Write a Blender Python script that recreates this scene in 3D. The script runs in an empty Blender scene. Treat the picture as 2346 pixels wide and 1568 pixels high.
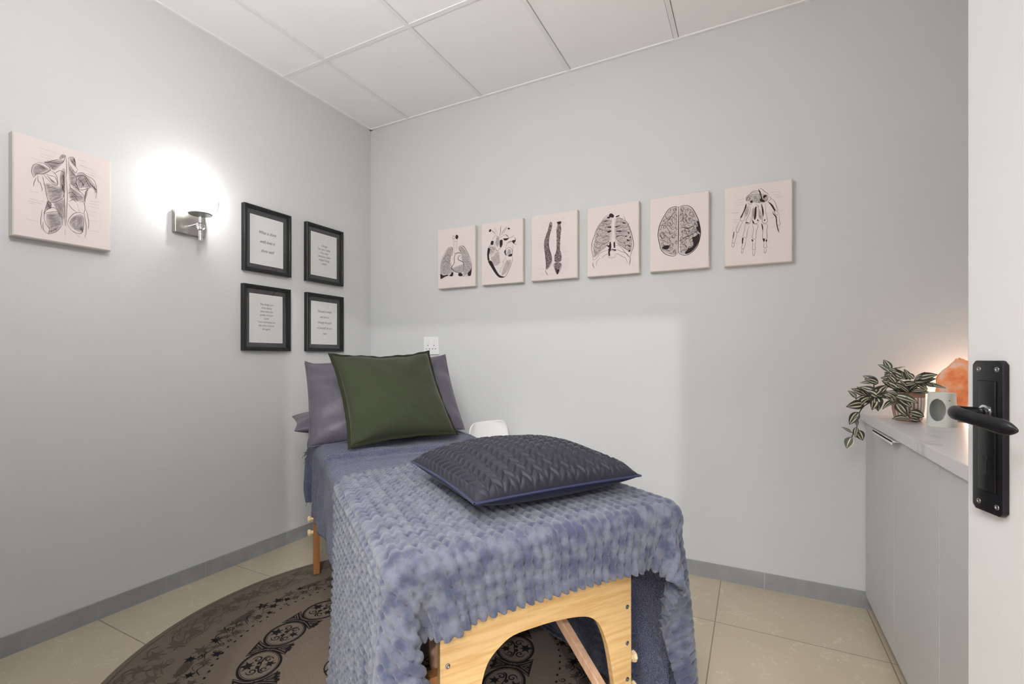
import bpy, bmesh, math, random, json
import numpy as np
from mathutils import Vector, Matrix, noise as mnoise
random.seed(7); np.random.seed(7)
SC = bpy.context.scene; COL = SC.collection
R = math.radians
# ------------------------------------------------------------------ camera, view, lights
CAMH = 1.1296
cam = bpy.data.cameras.new('camera'); cam.sensor_width = 36; cam.lens = 1074.75/2346*36
cam.shift_y = (820.94-784)/2346; cam.clip_start = .02
camo = bpy.data.objects.new('camera', cam); COL.objects.link(camo)
camo.location = (0, 0, CAMH); camo.rotation_euler = (R(90), 0, .474647); SC.camera = camo
SC.view_settings.view_transform = 'Standard'; SC.view_settings.look = 'None'
SC.view_settings.gamma = 1; SC.view_settings.use_curve_mapping = False
SC.view_settings.exposure = EXPO = .43
wd = bpy.data.worlds.new('world'); SC.world = wd; wd.use_nodes = True
wd.node_tree.nodes['Background'].inputs[0].default_value = (.9, .95, 1, 1)
wd.node_tree.nodes['Background'].inputs[1].default_value = .3
def light(name, kind, loc, power, size=.05, col=(1, 1, 1), rot=(0, 0, 0), sy=None):
    l = bpy.data.lights.new(name, kind); l.energy = power; l.color = col
    if kind == 'AREA':
        l.size = size
        if sy: l.shape = 'RECTANGLE'; l.size_y = sy
    else: l.shadow_soft_size = size
    o = bpy.data.objects.new(name, l); o.location = loc; o.rotation_euler = rot; COL.objects.link(o); return o
XL, D, H, XR, YF, YC, XC = -2.52, 2.614, 2.816, 1.02, .20, -2.4, 1.9   # left wall, back wall, ceiling, right wall, front wall, corridor end
SCONCE = Vector((-2.409, 1.347, 1.905))
light('corridor_downlight', 'POINT', (1.16, -1.9, 2.60), 140, .03, (1, .98, .96))
light('corridor_fill_light', 'AREA', (-.2, -1.1, H-.03), 60, .6, (1, .98, .95), (0, 0, 0), 1.2)  # added soft fill entering through the doorway
light('sconce_bulb_light', 'POINT', SCONCE+Vector((0, 0, .03)), 2.3, .016, (1, .97, .93))
light('salt_lamp_bulb_light', 'POINT', (.80, 2.545, .965), 1.5, .02, (1, .78, .60))
# ------------------------------------------------------------------ materials
def mat(name, col, rough=.6, metal=0, spec=.5, sheen=0, bump=None, noise=None, coat=0, trans=0, emit=None, sub=0):
    m = bpy.data.materials.new(name); m.use_nodes = True; nt = m.node_tree; b = nt.nodes['Principled BSDF']
    i = b.inputs; i['Base Color'].default_value = (*col, 1); i['Roughness'].default_value = rough; i['Metallic'].default_value = metal
    i['Specular IOR Level'].default_value = spec; i['Sheen Weight'].default_value = sheen; i['Coat Weight'].default_value = coat
    i['Transmission Weight'].default_value = trans
    if sheen: i['Sheen Roughness'].default_value = .4
    if sub: i['Subsurface Weight'].default_value = sub; i['Subsurface Radius'].default_value = (.03, .012, .006)
    if emit: i['Emission Color'].default_value = (*emit[0], 1); i['Emission Strength'].default_value = emit[1]
    tc = nt.nodes.new('ShaderNodeTexCoord')
    if noise:  # (scale, other colour, contrast lo, hi[, stretch])
        n = nt.nodes.new('ShaderNodeTexNoise'); n.inputs['Scale'].default_value = noise[0]; n.inputs['Detail'].default_value = 5
        mp = nt.nodes.new('ShaderNodeMapping'); nt.links.new(tc.outputs['Object'], mp.inputs[0]); nt.links.new(mp.outputs[0], n.inputs['Vector'])
        if len(noise) > 4: mp.inputs['Scale'].default_value = noise[4]
        cr = nt.nodes.new('ShaderNodeValToRGB'); cr.color_ramp.elements[0].position = noise[2]; cr.color_ramp.elements[1].position = noise[3]
        cr.color_ramp.elements[0].color = (*col, 1); cr.color_ramp.elements[1].color = (*noise[1], 1)
        nt.links.new(n.outputs[0], cr.inputs[0]); nt.links.new(cr.outputs[0], i['Base Color'])
    if bump:   # (scale, strength, distance)
        n = nt.nodes.new('ShaderNodeTexNoise'); n.inputs['Scale'].default_value = bump[0]; n.inputs['Detail'].default_value = 4
        nt.links.new(tc.outputs['Object'], n.inputs['Vector'])
        bp = nt.nodes.new('ShaderNodeBump'); bp.inputs['Strength'].default_value = bump[1]; bp.inputs['Distance'].default_value = bump[2]
        nt.links.new(n.outputs[0], bp.inputs['Height']); nt.links.new(bp.outputs[0], i['Normal'])
    return m
def s2l(r, g, b):
    f = lambda c: (c/255/12.92 if c/255 <= .04045 else ((c/255+.055)/1.055)**2.4)
    return (f(r), f(g), f(b))
M = {}
M['wall'] = mat('grey_wall_paint', s2l(211, 212, 213), .75, spec=.25, bump=(55, .12, .004))
M['ceil'] = mat('ceiling_tile_white', s2l(249, 249, 248), .8, spec=.2)
M['tbar'] = mat('ceiling_bar_white', s2l(240, 240, 239), .5)
M['skirt'] = mat('skirting_grey', s2l(150, 152, 155), .35, noise=(9, s2l(162, 164, 166), .45, .7))
M['white'] = mat('white_paint', s2l(194, 194, 194), .45)
M['plastic'] = mat('white_plastic', s2l(238, 238, 240), .3, coat=.2)
M['dark'] = mat('dark_hole', (.01, .01, .01), .6)
M['canvas'] = mat('blush_canvas', s2l(228, 217, 214), .85, spec=.1, bump=(900, .15, .0004))
M['canvas_side'] = mat('canvas_side', s2l(222, 217, 208), .85, spec=.1)
M['ink'] = mat('print_ink', s2l(60, 50, 52), .8, spec=.05)
M['tone1'] = mat('print_grey_wash', s2l(196, 185, 183), .85, spec=.1); M['tone2'] = mat('print_dark_wash', s2l(164, 152, 152), .85, spec=.1)
M['ink2'] = mat('pale_print_ink', s2l(130, 118, 118), .8, spec=.05)
M['frame'] = mat('black_frame_lacquer', s2l(18, 18, 20), .35)
M['mount'] = mat('charcoal_mount', s2l(58, 59, 63), .7)
M['paper'] = mat('white_paper', s2l(226, 225, 222), .8, spec=.1)
M['paperedge'] = mat('paper_edge', s2l(245, 245, 244), .7)
M['pen'] = mat('pen_ink', s2l(75, 72, 72), .8, spec=.1)
M['steel'] = mat('brushed_nickel', (.52, .50, .46), .28, 1, noise=(30, (.34, .33, .31), .3, .75, (1, 12, 1)))
M['chrome'] = mat('chrome', (.75, .75, .76), .12, 1)
M['disc'] = mat('grey_metal_disc', (.35, .37, .39), .3, 1)
M['birch'] = mat('birch_panel', s2l(214, 180, 128), .38, coat=.1, noise=(5, s2l(200, 160, 106), .42, .62, (1.5, 1.5, 22)))
M['beech'] = mat('beech_leg', s2l(158, 108, 64), .4, noise=(6, s2l(140, 92, 52), .4, .7, (18, 18, 1.2)))
M['beech2'] = mat('pale_beech', s2l(214, 176, 148), .4, noise=(6, s2l(198, 156, 124), .4, .7, (14, 14, 1.5)))
M['knob'] = mat('knob_wood', s2l(226, 202, 160), .4)
M['vinyl'] = mat('black_vinyl', s2l(28, 28, 34), .4)
M['green'] = mat('olive_linen', s2l(53, 57, 44), .9, spec=.1, sheen=.2, bump=(700, .35, .001), noise=(260, s2l(63, 68, 50), .35, .7))
M['greenseam'] = mat('olive_linen_edge', s2l(46, 50, 36), .9, spec=.1, bump=(700, .35, .001))
M['satin'] = mat('mauve_grey_satin', s2l(86, 82, 93), .42, spec=.35, sheen=.1, bump=(6, .7, .03))
M['braid'] = mat('quilted_charcoal_velvet', s2l(33, 32, 43), .55, spec=.28, sheen=.1, bump=(220, .1, .001))
M['navy'] = mat('navy_velvet', s2l(26, 28, 48), .55, spec=.2, sheen=.06)
M['piping'] = mat('navy_piping', s2l(38, 43, 74), .5, sheen=.1)
M['blanket'] = mat('navy_plush', s2l(40, 44, 68), .95, spec=.05, sheen=.25, bump=(260, 1.0, .006), noise=(300, s2l(90, 94, 124), .42, .60))
M['throw'] = mat('blue_grey_fleece', s2l(68, 73, 93), .95, spec=.05, sheen=.26, bump=(420, .7, .004), noise=(26, s2l(99, 102, 115), .40, .60))
M['count'] = mat('marble_laminate', s2l(214, 212, 212), .35, noise=(9, s2l(184, 182, 182), .56, .72, (1.6, 1, 1)))
M['cab'] = mat('cabinet_grey', s2l(200, 201, 201), .5)
M['black'] = mat('black_ironmongery', s2l(15, 14, 17), .3, spec=.35, bump=(300, .06, .001))
M['screw'] = mat('screw_metal', (.30, .30, .31), .35, 1)
M['leafg'] = mat('leaf_dark_green', s2l(62, 66, 56), .4, spec=.5)
M['leafc'] = mat('leaf_cream', s2l(222, 215, 190), .45)
M['leafp'] = mat('leaf_grey_green', s2l(104, 112, 106), .4)
M['stem'] = mat('plant_stem', s2l(92, 76, 58), .6)
M['terra'] = mat('terracotta', s2l(176, 134, 112), .75)
M['glaze'] = mat('pot_white_rib', s2l(228, 224, 218), .6)
M['soil'] = mat('soil', s2l(52, 40, 32), 1)
M['ceramic'] = mat('matt_ceramic', s2l(222, 224, 216), .5)
M['rug'] = mat('taupe_rug', s2l(120, 108, 97), .95, spec=.05, bump=(420, .6, .002), noise=(300, s2l(104, 93, 83), .38, .66))
M['rugd'] = mat('rug_black', s2l(36, 34, 35), .95, spec=.05, bump=(420, .6, .002))
M['rugm'] = mat('rug_charcoal', s2l(70, 63, 58), .95, spec=.05, noise=(260, s2l(92, 83, 75), .4, .65))
M['rugb'] = mat('rug_brown', s2l(84, 74, 65), .95, spec=.05, noise=(260, s2l(106, 95, 84), .4, .65))
M['label'] = mat('care_label', s2l(226, 230, 236), .5)
def thin_glass(name, tint=(1, 1, 1), refl=1.0, pwr=5):
    m = bpy.data.materials.new(name); m.use_nodes = True; nt = m.node_tree; nt.nodes.clear()
    o = nt.nodes.new('ShaderNodeOutputMaterial'); mx = nt.nodes.new('ShaderNodeMixShader'); t = nt.nodes.new('ShaderNodeBsdfTransparent')
    g = nt.nodes.new('ShaderNodeBsdfGlossy'); g.inputs['Roughness'].default_value = .02; t.inputs[0].default_value = (*tint, 1)
    fr = nt.nodes.new('ShaderNodeLayerWeight'); fr.inputs[0].default_value = .5
    pw = nt.nodes.new('ShaderNodeMath'); pw.operation = 'POWER'; pw.inputs[1].default_value = pwr; nt.links.new(fr.outputs['Facing'], pw.inputs[0])
    ml = nt.nodes.new('ShaderNodeMath'); ml.operation = 'MULTIPLY_ADD'; ml.inputs[1].default_value = .9*refl; ml.inputs[2].default_value = .035*refl
    nt.links.new(pw.outputs[0], ml.inputs[0]); nt.links.new(ml.outputs[0], mx.inputs[0])
    nt.links.new(t.outputs[0], mx.inputs[1]); nt.links.new(g.outputs[0], mx.inputs[2]); nt.links.new(mx.outputs[0], o.inputs[0]); return m
M['glass'] = thin_glass('frame_glass'); M['globe'] = thin_glass('globe_glass', (.955, .96, .965), 1.0, 3)
M['crystal'] = mat('clear_crystal', (1, 1, 1), .02, trans=1)
def emis(name, col, st, glow=0):
    m = mat(name, col, .5, emit=(col, st)); return m
M['bulb'] = emis('lit_bulb', (1, .95, .88), 30)
M['panel'] = emis('fill_panel_glow', (1, .98, .95), 4); M['opal'] = emis('fill_globe_glow', (1, .985, .965), 37)  # glow of the added corridor panel and the added globe
def salt():
    m = mat('salt_rock', s2l(214, 130, 86), .6, sub=.15, bump=(40, .5, .01)); nt = m.node_tree; b = nt.nodes['Principled BSDF']
    tc = nt.nodes.new('ShaderNodeTexCoord'); n = nt.nodes.new('ShaderNodeTexNoise'); n.inputs['Scale'].default_value = 16; n.inputs['Detail'].default_value = 6
    cr = nt.nodes.new('ShaderNodeValToRGB'); e = cr.color_ramp.elements; e[0].position = .36; e[0].color = (*s2l(208, 106, 60), 1); e[1].position = .64; e[1].color = (*s2l(212, 178, 160), 1)
    k = cr.color_ramp.elements.new(.5); k.color = (*s2l(222, 140, 92), 1)
    nt.links.new(tc.outputs['Object'], n.inputs['Vector']); nt.links.new(n.outputs[0], cr.inputs[0]); nt.links.new(cr.outputs[0], b.inputs['Base Color']); nt.links.new(cr.outputs[0], b.inputs['Emission Color'])
    b.inputs['Emission Strength'].default_value = .26; return m
M['salt'] = salt()
def tile_floor():
    m = mat('marble_look_floor_tile', s2l(190, 178, 156), .3, spec=.4); nt = m.node_tree; b = nt.nodes['Principled BSDF']; N = nt.nodes.new; Lk = nt.links.new
    geo = N('ShaderNodeNewGeometry'); sep = N('ShaderNodeSeparateXYZ'); Lk(geo.outputs['Position'], sep.inputs[0])
    def ma(op, a, bb=None):
        n = N('ShaderNodeMath'); n.operation = op
        for i, v in enumerate((a, bb)):
            if v is None: continue
            if isinstance(v, (int, float)): n.inputs[i].default_value = v
            else: Lk(v, n.inputs[i])
        return n.outputs[0]
    def line(ax, off):
        a = ma('SUBTRACT', sep.outputs[ax], off); a = ma('DIVIDE', a, .6); a = ma('FRACT', ma('ADD', a, 100)); a = ma('ABSOLUTE', ma('SUBTRACT', a, .5)); return ma('GREATER_THAN', a, .5-.0032)
    g = ma('MAXIMUM', line(0, -.145), line(1, .985))
    n1 = N('ShaderNodeTexNoise'); n1.inputs['Scale'].default_value = 3; n1.inputs['Detail'].default_value = 3; Lk(geo.outputs['Position'], n1.inputs['Vector'])
    n2 = N('ShaderNodeTexNoise'); n2.inputs['Scale'].default_value = 6.5; n2.inputs['Detail'].default_value = 8; n2.inputs['Roughness'].default_value = .68; n2.inputs['Distortion'].default_value = .5; Lk(geo.outputs['Position'], n2.inputs['Vector'])
    v = ma('LESS_THAN', ma('ABSOLUTE', ma('SUBTRACT', n2.outputs[0], .5)), .0045)
    n3 = N('ShaderNodeTexNoise'); n3.inputs['Scale'].default_value = 9; n3.inputs['Detail'].default_value = 2; Lk(geo.outputs['Position'], n3.inputs['Vector'])
    v = ma('MULTIPLY', v, ma('GREATER_THAN', n3.outputs[0], .53)); v = ma('MULTIPLY', v, .55)
    c1 = N('ShaderNodeMix'); c1.data_type = 'RGBA'; c1.inputs[6].default_value = (*s2l(196, 184, 162), 1); c1.inputs[7].default_value = (*s2l(180, 168, 146), 1); Lk(n1.outputs[0], c1.inputs[0])
    c2 = N('ShaderNodeMix'); c2.data_type = 'RGBA'; c2.inputs[7].default_value = (*s2l(232, 224, 206), 1); Lk(v, c2.inputs[0]); Lk(c1.outputs[2], c2.inputs[6])
    c3 = N('ShaderNodeMix'); c3.data_type = 'RGBA'; c3.inputs[7].default_value = (*s2l(128, 116, 100), 1); Lk(g, c3.inputs[0]); Lk(c2.outputs[2], c3.inputs[6])
    Lk(c3.outputs[2], b.inputs['Base Color']); return m
M['floor'] = tile_floor()
# ------------------------------------------------------------------ helpers
def put(o, parent=None, loc=None, rot=None):
    COL.objects.link(o)
    if parent: o.parent = parent
    if loc is not None: o.location = loc
    if rot is not None: o.rotation_euler = rot
    return o
def thing(name, label, cat, loc=(0, 0, 0), rot=(0, 0, 0), group=None):
    o = put(bpy.data.objects.new(name, None), None, loc, rot); o.empty_display_size = .05; return tag(o, label, cat, group)
def tag(o, label, cat, group=None):
    o['label'] = label; o['category'] = cat
    if group: o['group'] = group
    return o
def struct(o): o['kind'] = 'structure'; return o
class MB:
    def __init__(s): s.v = []; s.f = []; s.m = []
    def add(s, vs, fs, mi=0):
        b = len(s.v); s.v += [tuple(v) for v in vs]; s.f += [[b+i for i in f] for f in fs]; s.m += [mi]*len(fs); return s
    def box(s, a, b, mi=0, mtx=None):
        (x0, y0, z0), (x1, y1, z1) = a, b
        vs = [(x0,y0,z0),(x1,y0,z0),(x1,y1,z0),(x0,y1,z0),(x0,y0,z1),(x1,y0,z1),(x1,y1,z1),(x0,y1,z1)]
        if mtx: vs = [mtx @ Vector(v) for v in vs]
        return s.add(vs, [(0,3,2,1),(4,5,6,7),(0,1,5,4),(1,2,6,5),(2,3,7,6),(3,0,4,7)], mi)
    def tube(s, pts, rad, n=10, mi=0, cap=True, sx=1, up=None):
        pts = [Vector(p) for p in pts]; rs = rad if isinstance(rad, (list, tuple)) else [rad]*len(pts)
        sxs = sx if isinstance(sx, (list, tuple)) else [sx]*len(pts)
        vs = []; ref = Vector(up) if up else None
        for i, p in enumerate(pts):
            t = (pts[min(i+1, len(pts)-1)]-pts[max(i-1, 0)]).normalized()
            if ref is None: ref = Vector((0, 0, 1)) if abs(t.z) < .9 else Vector((1, 0, 0))
            a = t.cross(ref).normalized(); b = a.cross(t).normalized(); ref = b if not up else ref
            for k in range(n):
                w = 2*math.pi*k/n; vs.append(p+a*math.cos(w)*rs[i]+b*math.sin(w)*rs[i]*sxs[i])
        fs = [(i*n+k, i*n+(k+1) % n, (i+1)*n+(k+1) % n, (i+1)*n+k) for i in range(len(pts)-1) for k in range(n)]
        if cap: fs += [tuple(range(n))[::-1], tuple(range((len(pts)-1)*n, len(pts)*n))]
        return s.add(vs, fs, mi)
    def lathe(s, prof, n=32, mi=0, c=(0, 0, 0), cap=True):
        vs = [(c[0]+r*math.cos(2*math.pi*k/n), c[1]+r*math.sin(2*math.pi*k/n), c[2]+z) for r, z in prof for k in range(n)]
        fs = [(i*n+k, i*n+(k+1) % n, (i+1)*n+(k+1) % n, (i+1)*n+k) for i in range(len(prof)-1) for k in range(n)]
        if cap: fs += [tuple(range(n))[::-1], tuple(range((len(prof)-1)*n, len(prof)*n))]
        return s.add(vs, fs, mi)
    def prism(s, poly, z0, z1, mi=0, f=None):
        n = len(poly); vs = [(x, y, z0) for x, y in poly]+[(x, y, z1) for x, y in poly]
        if f: vs = [f(*v) for v in vs]
        return s.add(vs, [tuple(range(n))[::-1], tuple(range(n, 2*n))]+[(i, (i+1) % n, n+(i+1) % n, n+i) for i in range(n)], mi)
    def build(s, name, mats, parent=None, loc=None, rot=None, smooth=False, bevel=0, seg=2):
        me = bpy.data.meshes.new(name); me.from_pydata(s.v, [], s.f)
        for m in (mats if isinstance(mats, (list, tuple)) else [mats]): me.materials.append(M[m] if isinstance(m, str) else m)
        if any(s.m): me.polygons.foreach_set('material_index', s.m)
        bm = bmesh.new(); bm.from_mesh(me); bmesh.ops.recalc_face_normals(bm, faces=bm.faces)
        if bevel: bmesh.ops.bevel(bm, geom=[e for e in bm.edges if e.calc_face_angle(0) > .5], offset=bevel, segments=seg, affect='EDGES', profile=.5)
        bm.to_mesh(me); bm.free()
        if smooth: me.polygons.foreach_set('use_smooth', [True]*len(me.polygons)); 
        if smooth == 'auto':
            me.set_sharp_from_angle(angle=R(40))
        me.update(); return put(bpy.data.objects.new(name, me), parent, loc, rot)
def grid_mesh(name, P, mats, parent=None, th=0, N=None, smooth=True, closeu=False, fm=None, **k):
    """P (ni,nj,3) surface; th>0 makes a shell along -N"""
    ni, nj = P.shape[:2]; idx = np.arange(ni*nj).reshape(ni, nj)
    a = idx[:-1, :-1].ravel(); b = idx[1:, :-1].ravel(); c = idx[1:, 1:].ravel(); d = idx[:-1, 1:].ravel()
    F = np.stack([a, b, c, d], 1); V = P.reshape(-1, 3); fm0 = np.zeros(len(F), int) if fm is None else fm.ravel()
    if th:
        V2 = (P-N*th).reshape(-1, 3); o = ni*nj; F2 = F[:, ::-1]+o
        bd = np.r_[idx[:, 0], idx[-1, 1:], idx[::-1, -1][1:], idx[0, ::-1][1:-1]]; nb = np.roll(bd, -1)
        F3 = np.stack([nb, bd, bd+o, nb+o], 1); V = np.r_[V, V2]; F = np.r_[F, F2, F3]; fm0 = np.r_[fm0, fm0, np.zeros(len(F3), int)]
    me = bpy.data.meshes.new(name); me.from_pydata(V.tolist(), [], F.tolist())
    for m in (mats if isinstance(mats, (list, tuple)) else [mats]): me.materials.append(M[m])
    me.polygons.foreach_set('material_index', fm0.tolist()); me.polygons.foreach_set('use_smooth', [smooth]*len(me.polygons)); me.update()
    return put(bpy.data.objects.new(name, me), parent, **k)
def copy_tree(o, parent=None):
    c = o.copy(); COL.objects.link(c); c.parent = parent
    for ch in list(o.children): copy_tree(ch, c)
    return c
def catmull(pts, k=6, closed=False):
    P = [np.array(p, float) for p in pts]; n = len(P)
    if n < 3: return P
    out = []
    for i in range(n if closed else n-1):
        p0 = P[(i-1) % n] if closed or i else P[0]; p1 = P[i % n]; p2 = P[(i+1) % n]; p3 = P[(i+2) % n] if closed or i+2 < n else P[-1]
        for j in range(k):
            t = j/k; out.append(.5*((2*p1)+(p2-p0)*t+(2*p0-5*p1+4*p2-p3)*t*t+(3*p1-p0-3*p2+p3)*t**3))
    if not closed: out.append(P[-1])
    return out
LAYER = [0]
def stack_z(z): LAYER[0] += 1; return z+(LAYER[0] % 90)*3e-6     # each inked shape lies a hair above the one before
def ribbon(mb, pts, w, z, mi=1, taper=True, f=None, closed=False):
    z = stack_z(z)
    n = len(pts)
    if n < 2: return
    vs = []
    for i, p in enumerate(pts):
        a = pts[(i-1) % n] if closed else pts[max(i-1, 0)]; b = pts[(i+1) % n] if closed else pts[min(i+1, n-1)]
        d = np.array(b)-np.array(a); L = math.hypot(*d) or 1; nx, ny = -d[1]/L, d[0]/L
        t = i/(n-1); ww = w*.5*((.35+.65*math.sin(math.pi*min(max(t, .0), 1))**.6) if taper and not closed else 1)
        vs += [(p[0]+nx*ww, p[1]+ny*ww, z), (p[0]-nx*ww, p[1]-ny*ww, z)]
    if f: vs = [f(*v) for v in vs]
    fs = [(2*i, 2*i+2, 2*i+3, 2*i+1) for i in range(n-1)]
    if closed: fs.append((2*n-2, 0, 1, 2*n-1))
    mb.add(vs, fs, mi)
from mathutils.geometry import tessellate_polygon
def fill(mb, poly, z, mi=1, f=None):
    z = stack_z(z)
    vs = [(p[0], p[1], z) for p in poly]; tr = tessellate_polygon([[Vector((p[0], p[1], 0)) for p in poly]])
    if f: vs = [f(*v) for v in vs]
    mb.add(vs, [tuple(t) for t in tr], mi)
def inside(p, poly):
    c = False; n = len(poly)
    for i in range(n):
        x1, y1 = poly[i][:2]; x2, y2 = poly[(i+1) % n][:2]
        if (y1 > p[1]) != (y2 > p[1]) and p[0] < (x2-x1)*(p[1]-y1)/(y2-y1)+x1: c = not c
    return c
def hatch(mb, poly, ang, sp, w, z, mi, rnd):
    ca, sa = math.cos(R(ang)), math.sin(R(ang)); q = [(x*ca+y*sa, -x*sa+y*ca) for x, y in poly]
    y0 = min(p[1] for p in q); y1 = max(p[1] for p in q); x0 = min(p[0] for p in q); x1 = max(p[0] for p in q); y = y0
    while y < y1:
        x = x0; run = []
        while x <= x1+.002:
            yy = y+.0012*math.sin(x*140+y*60)
            if inside((x, yy), q) and rnd.random() > .06: run.append((x*ca-yy*sa, x*sa+yy*ca))
            else:
                if len(run) > 2: ribbon(mb, run, w*rnd.uniform(.6, 1.2), z, mi)
                run = []
            x += .003
        if len(run) > 2: ribbon(mb, run, w, z, mi)
        y += sp*rnd.uniform(.7, 1.3)
def contour(mb, poly, sc, w, z, mi, seed):
    x0 = min(p[0] for p in poly); x1 = max(p[0] for p in poly); y0 = min(p[1] for p in poly); y1 = max(p[1] for p in poly); st = .0022
    nx = int((x1-x0)/st)+2; ny = int((y1-y0)/st)+2; k = 1/sc
    F = [[mnoise.noise((( x0+i*st)*k+seed*7.1, (y0+j*st)*k, seed*3.3)) for j in range(ny)] for i in range(nx)]
    for lv in (-.02, .28):
        for i in range(nx-1):
            for j in range(ny-1):
                c = (x0+(i+.5)*st, y0+(j+.5)*st)
                q = [(F[i][j], x0+i*st, y0+j*st), (F[i+1][j], x0+(i+1)*st, y0+j*st), (F[i+1][j+1], x0+(i+1)*st, y0+(j+1)*st), (F[i][j+1], x0+i*st, y0+(j+1)*st)]
                cr = []
                for a in range(4):
                    A, B = q[a], q[(a+1) % 4]
                    if (A[0] > lv) != (B[0] > lv): t = (lv-A[0])/(B[0]-A[0]); cr.append((A[1]+(B[1]-A[1])*t, A[2]+(B[2]-A[2])*t))
                if len(cr) >= 2 and inside(c, poly): ribbon(mb, [np.array(cr[0]), np.array(cr[1])], w*(1.5 if (i//4+j//5) % 3 == 0 else .8), z, mi, False)
# ------------------------------------------------------------------ room shell
T = .12
def slab(name, a, b, m, **k): return struct(MB().box(a, b).build(name, m, **k))
slab('floor', (XL-T, YC-T, -.1), (XC+T, D+T, 0), 'floor')
slab('wall_left', (XL-T, YC-T, 0), (XL, D+T, H+.1), 'wall')
slab('wall_back', (XL, D, 0), (XR, D+T, H+.1), 'wall')
slab('wall_right', (XR, YF, 0), (XR+T, D+T, H+.1), 'wall'); slab('wall_corridor_right', (XC, YC, 0), (XC+T, YF, H+.1), 'wall')
OX0, OX1, OZ = -.88, .50, 2.05
struct(MB().box((XL, YF-T, 0), (OX0, YF, H)).box((OX1, YF-T, 0), (XC, YF, H)).box((OX0, YF-T, OZ), (OX1, YF, H)).build('wall_front', 'wall'))
slab('wall_corridor', (XL, YC-T, 0), (XC, YC, H), 'wall')
struct(MB().box((OX0-.05, YF, 0), (OX0, YF+.012, OZ+.05)).box((OX0, YF, OZ), (OX1, YF+.012, OZ+.05)).build('trim_1', 'white'))
# ceiling: recessed tiles between T bars
xs = [XL]+[-2.16+.6*k for k in range(7)]+[XC]; ys = [YC, -1.72, -.52, .68, 1.88, D]
cm = MB().box((XL, YC, H+.03), (XC, D, H+.1), 1)
for i in range(len(xs)-1):
    for j in range(len(ys)-1):
        g = .0125; cm.box((xs[i]+(0 if i == 0 else g), ys[j]+g, H+.004), (xs[i+1]-g-.002, ys[j+1]-g, H+.02), 0)
for x in xs[1:-1]: cm.box((x-.012, YC, H), (x+.010, D, H+.0055), 1)
for y in ys[1:-1]: cm.box((XL, y-.012, H+.0003), (XC, y+.012, H+.0058), 1)
cm.box((XL, YC, H-.003), (XL+.018, D, H+.006), 1); cm.box((XL, D-.018, H-.003), (XR, D, H+.006), 1)
struct(cm.build('ceiling', ['ceil', 'tbar', 'dark']))
def skirt(name, a, b, ax, joints):
    mb = MB(); c = [a[ax]]+joints+[b[ax]]
    for i in range(len(c)-1):
        p, q = list(a), list(b); p[ax] = c[i]+(.0012 if i else 0); q[ax] = c[i+1]-.0012; mb.box(p, q, 0)
    p, q = list(a), list(b); o = 1-ax
    if ax == 1: q[0] -= .0015
    else: p[1] += .0015
    q[2] -= .001; mb.box(p, q, 1); return struct(mb.build(name, ['skirt', 'white']))
skirt('baseboard_left', (XL, YF, 0), (XL+.009, D, .076), 1, [.68, 1.43, 1.905])
skirt('baseboard_back', (XL+.009, D-.009, 0), (XR, D, .076), 0, [-1.95, -1.35, -.75, .05])
# out of view: corridor lamp holder, plus an added fill panel and fill globe
t = thing('added_fill_panel', 'added unseen fill light panel in the corridor outside', 'light', (-.2, -1.1, H)); MB().box((-.32, -.62, -.012), (.32, .62, 0)).build('housing', 'tbar', t); MB().box((-.3, -.6, -.015), (.3, .6, -.0125)).build('diffuser', 'panel', t)
t = thing('corridor_pendant', 'small white cord pendant holder in the corridor outside', 'light', (1.16, -1.9, H)); MB().lathe([(.05, -.02), (.05, 0)]).tube([(0, 0, -.02), (0, 0, -.13)], .004).lathe([(.02, -.17), (.02, -.13)]).build('lamp_holder', 'plastic', t)
t = thing('added_fill_pendant', 'added opal globe fill light near the door, above and behind the view', 'lamp', (-1.0, .66, H)); MB().lathe([(.05, -.025), (.05, 0)]).tube([(0, 0, -.02), (0, 0, -.40)], .004).build('cord', 'plastic', t)  # added unseen globe that brightens ceiling and walls
g = bmesh.new(); bmesh.ops.create_icosphere(g, subdivisions=4, radius=.13); me = bpy.data.meshes.new('fill_globe'); g.to_mesh(me); g.free(); me.materials.append(M['opal']); me.polygons.foreach_set('use_smooth', [True]*len(me.polygons)); put(bpy.data.objects.new('fill_globe', me), t, (0, 0, -.50))
# ------------------------------------------------------------------ door leaf and its lever handle
HX, HY = .521, .226; dang = math.atan2(.962, -.272)
door = MB().box((0, -.04, .012), (.80, 0, 2.03)).build('door_1', 'white', None, (HX, HY, 0), (0, 0, dang), bevel=.003); struct(door)
hp = MB()
X0, X1, Z0, Z1 = .719, .776, .900, 1.126
pl = [(X0+.006, Z0), (X1-.006, Z0), (X1, Z0+.006), (X1, Z1-.006), (X1-.006, Z1), (X0+.006, Z1), (X0, Z1-.006), (X0, Z0+.006)]
hp.prism(pl, 0, .009, 0, lambda x, y, z: (x, z, y))
hp.prism([(X0+.010, Z0+.032), (X1-.014, Z0+.032), (X1-.014, Z1-.030), (X0+.010, Z1-.030)], .009, .0115, 0, lambda x, y, z: (x, z, y))
plate = hp.build('handle_plate', 'black', door, bevel=.0018, smooth='auto')
xm, zl = .7465, 1.049
lv = MB().tube([(xm, .011, zl), (xm, .017, zl)], [.0088, .0085], 20)
path = [(xm, .012, zl), (xm, .035, zl), (xm-.001, .047, zl), (xm-.006, .055, zl), (xm-.018, .059, zl-.001), (xm-.036, .058, zl-.003), (xm-.055, .054, zl-.006), (xm-.074, .051, zl-.009), (xm-.090, .050, zl-.011), (xm-.102, .050, zl-.012), (xm-.110, .049, zl-.012)]
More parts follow.
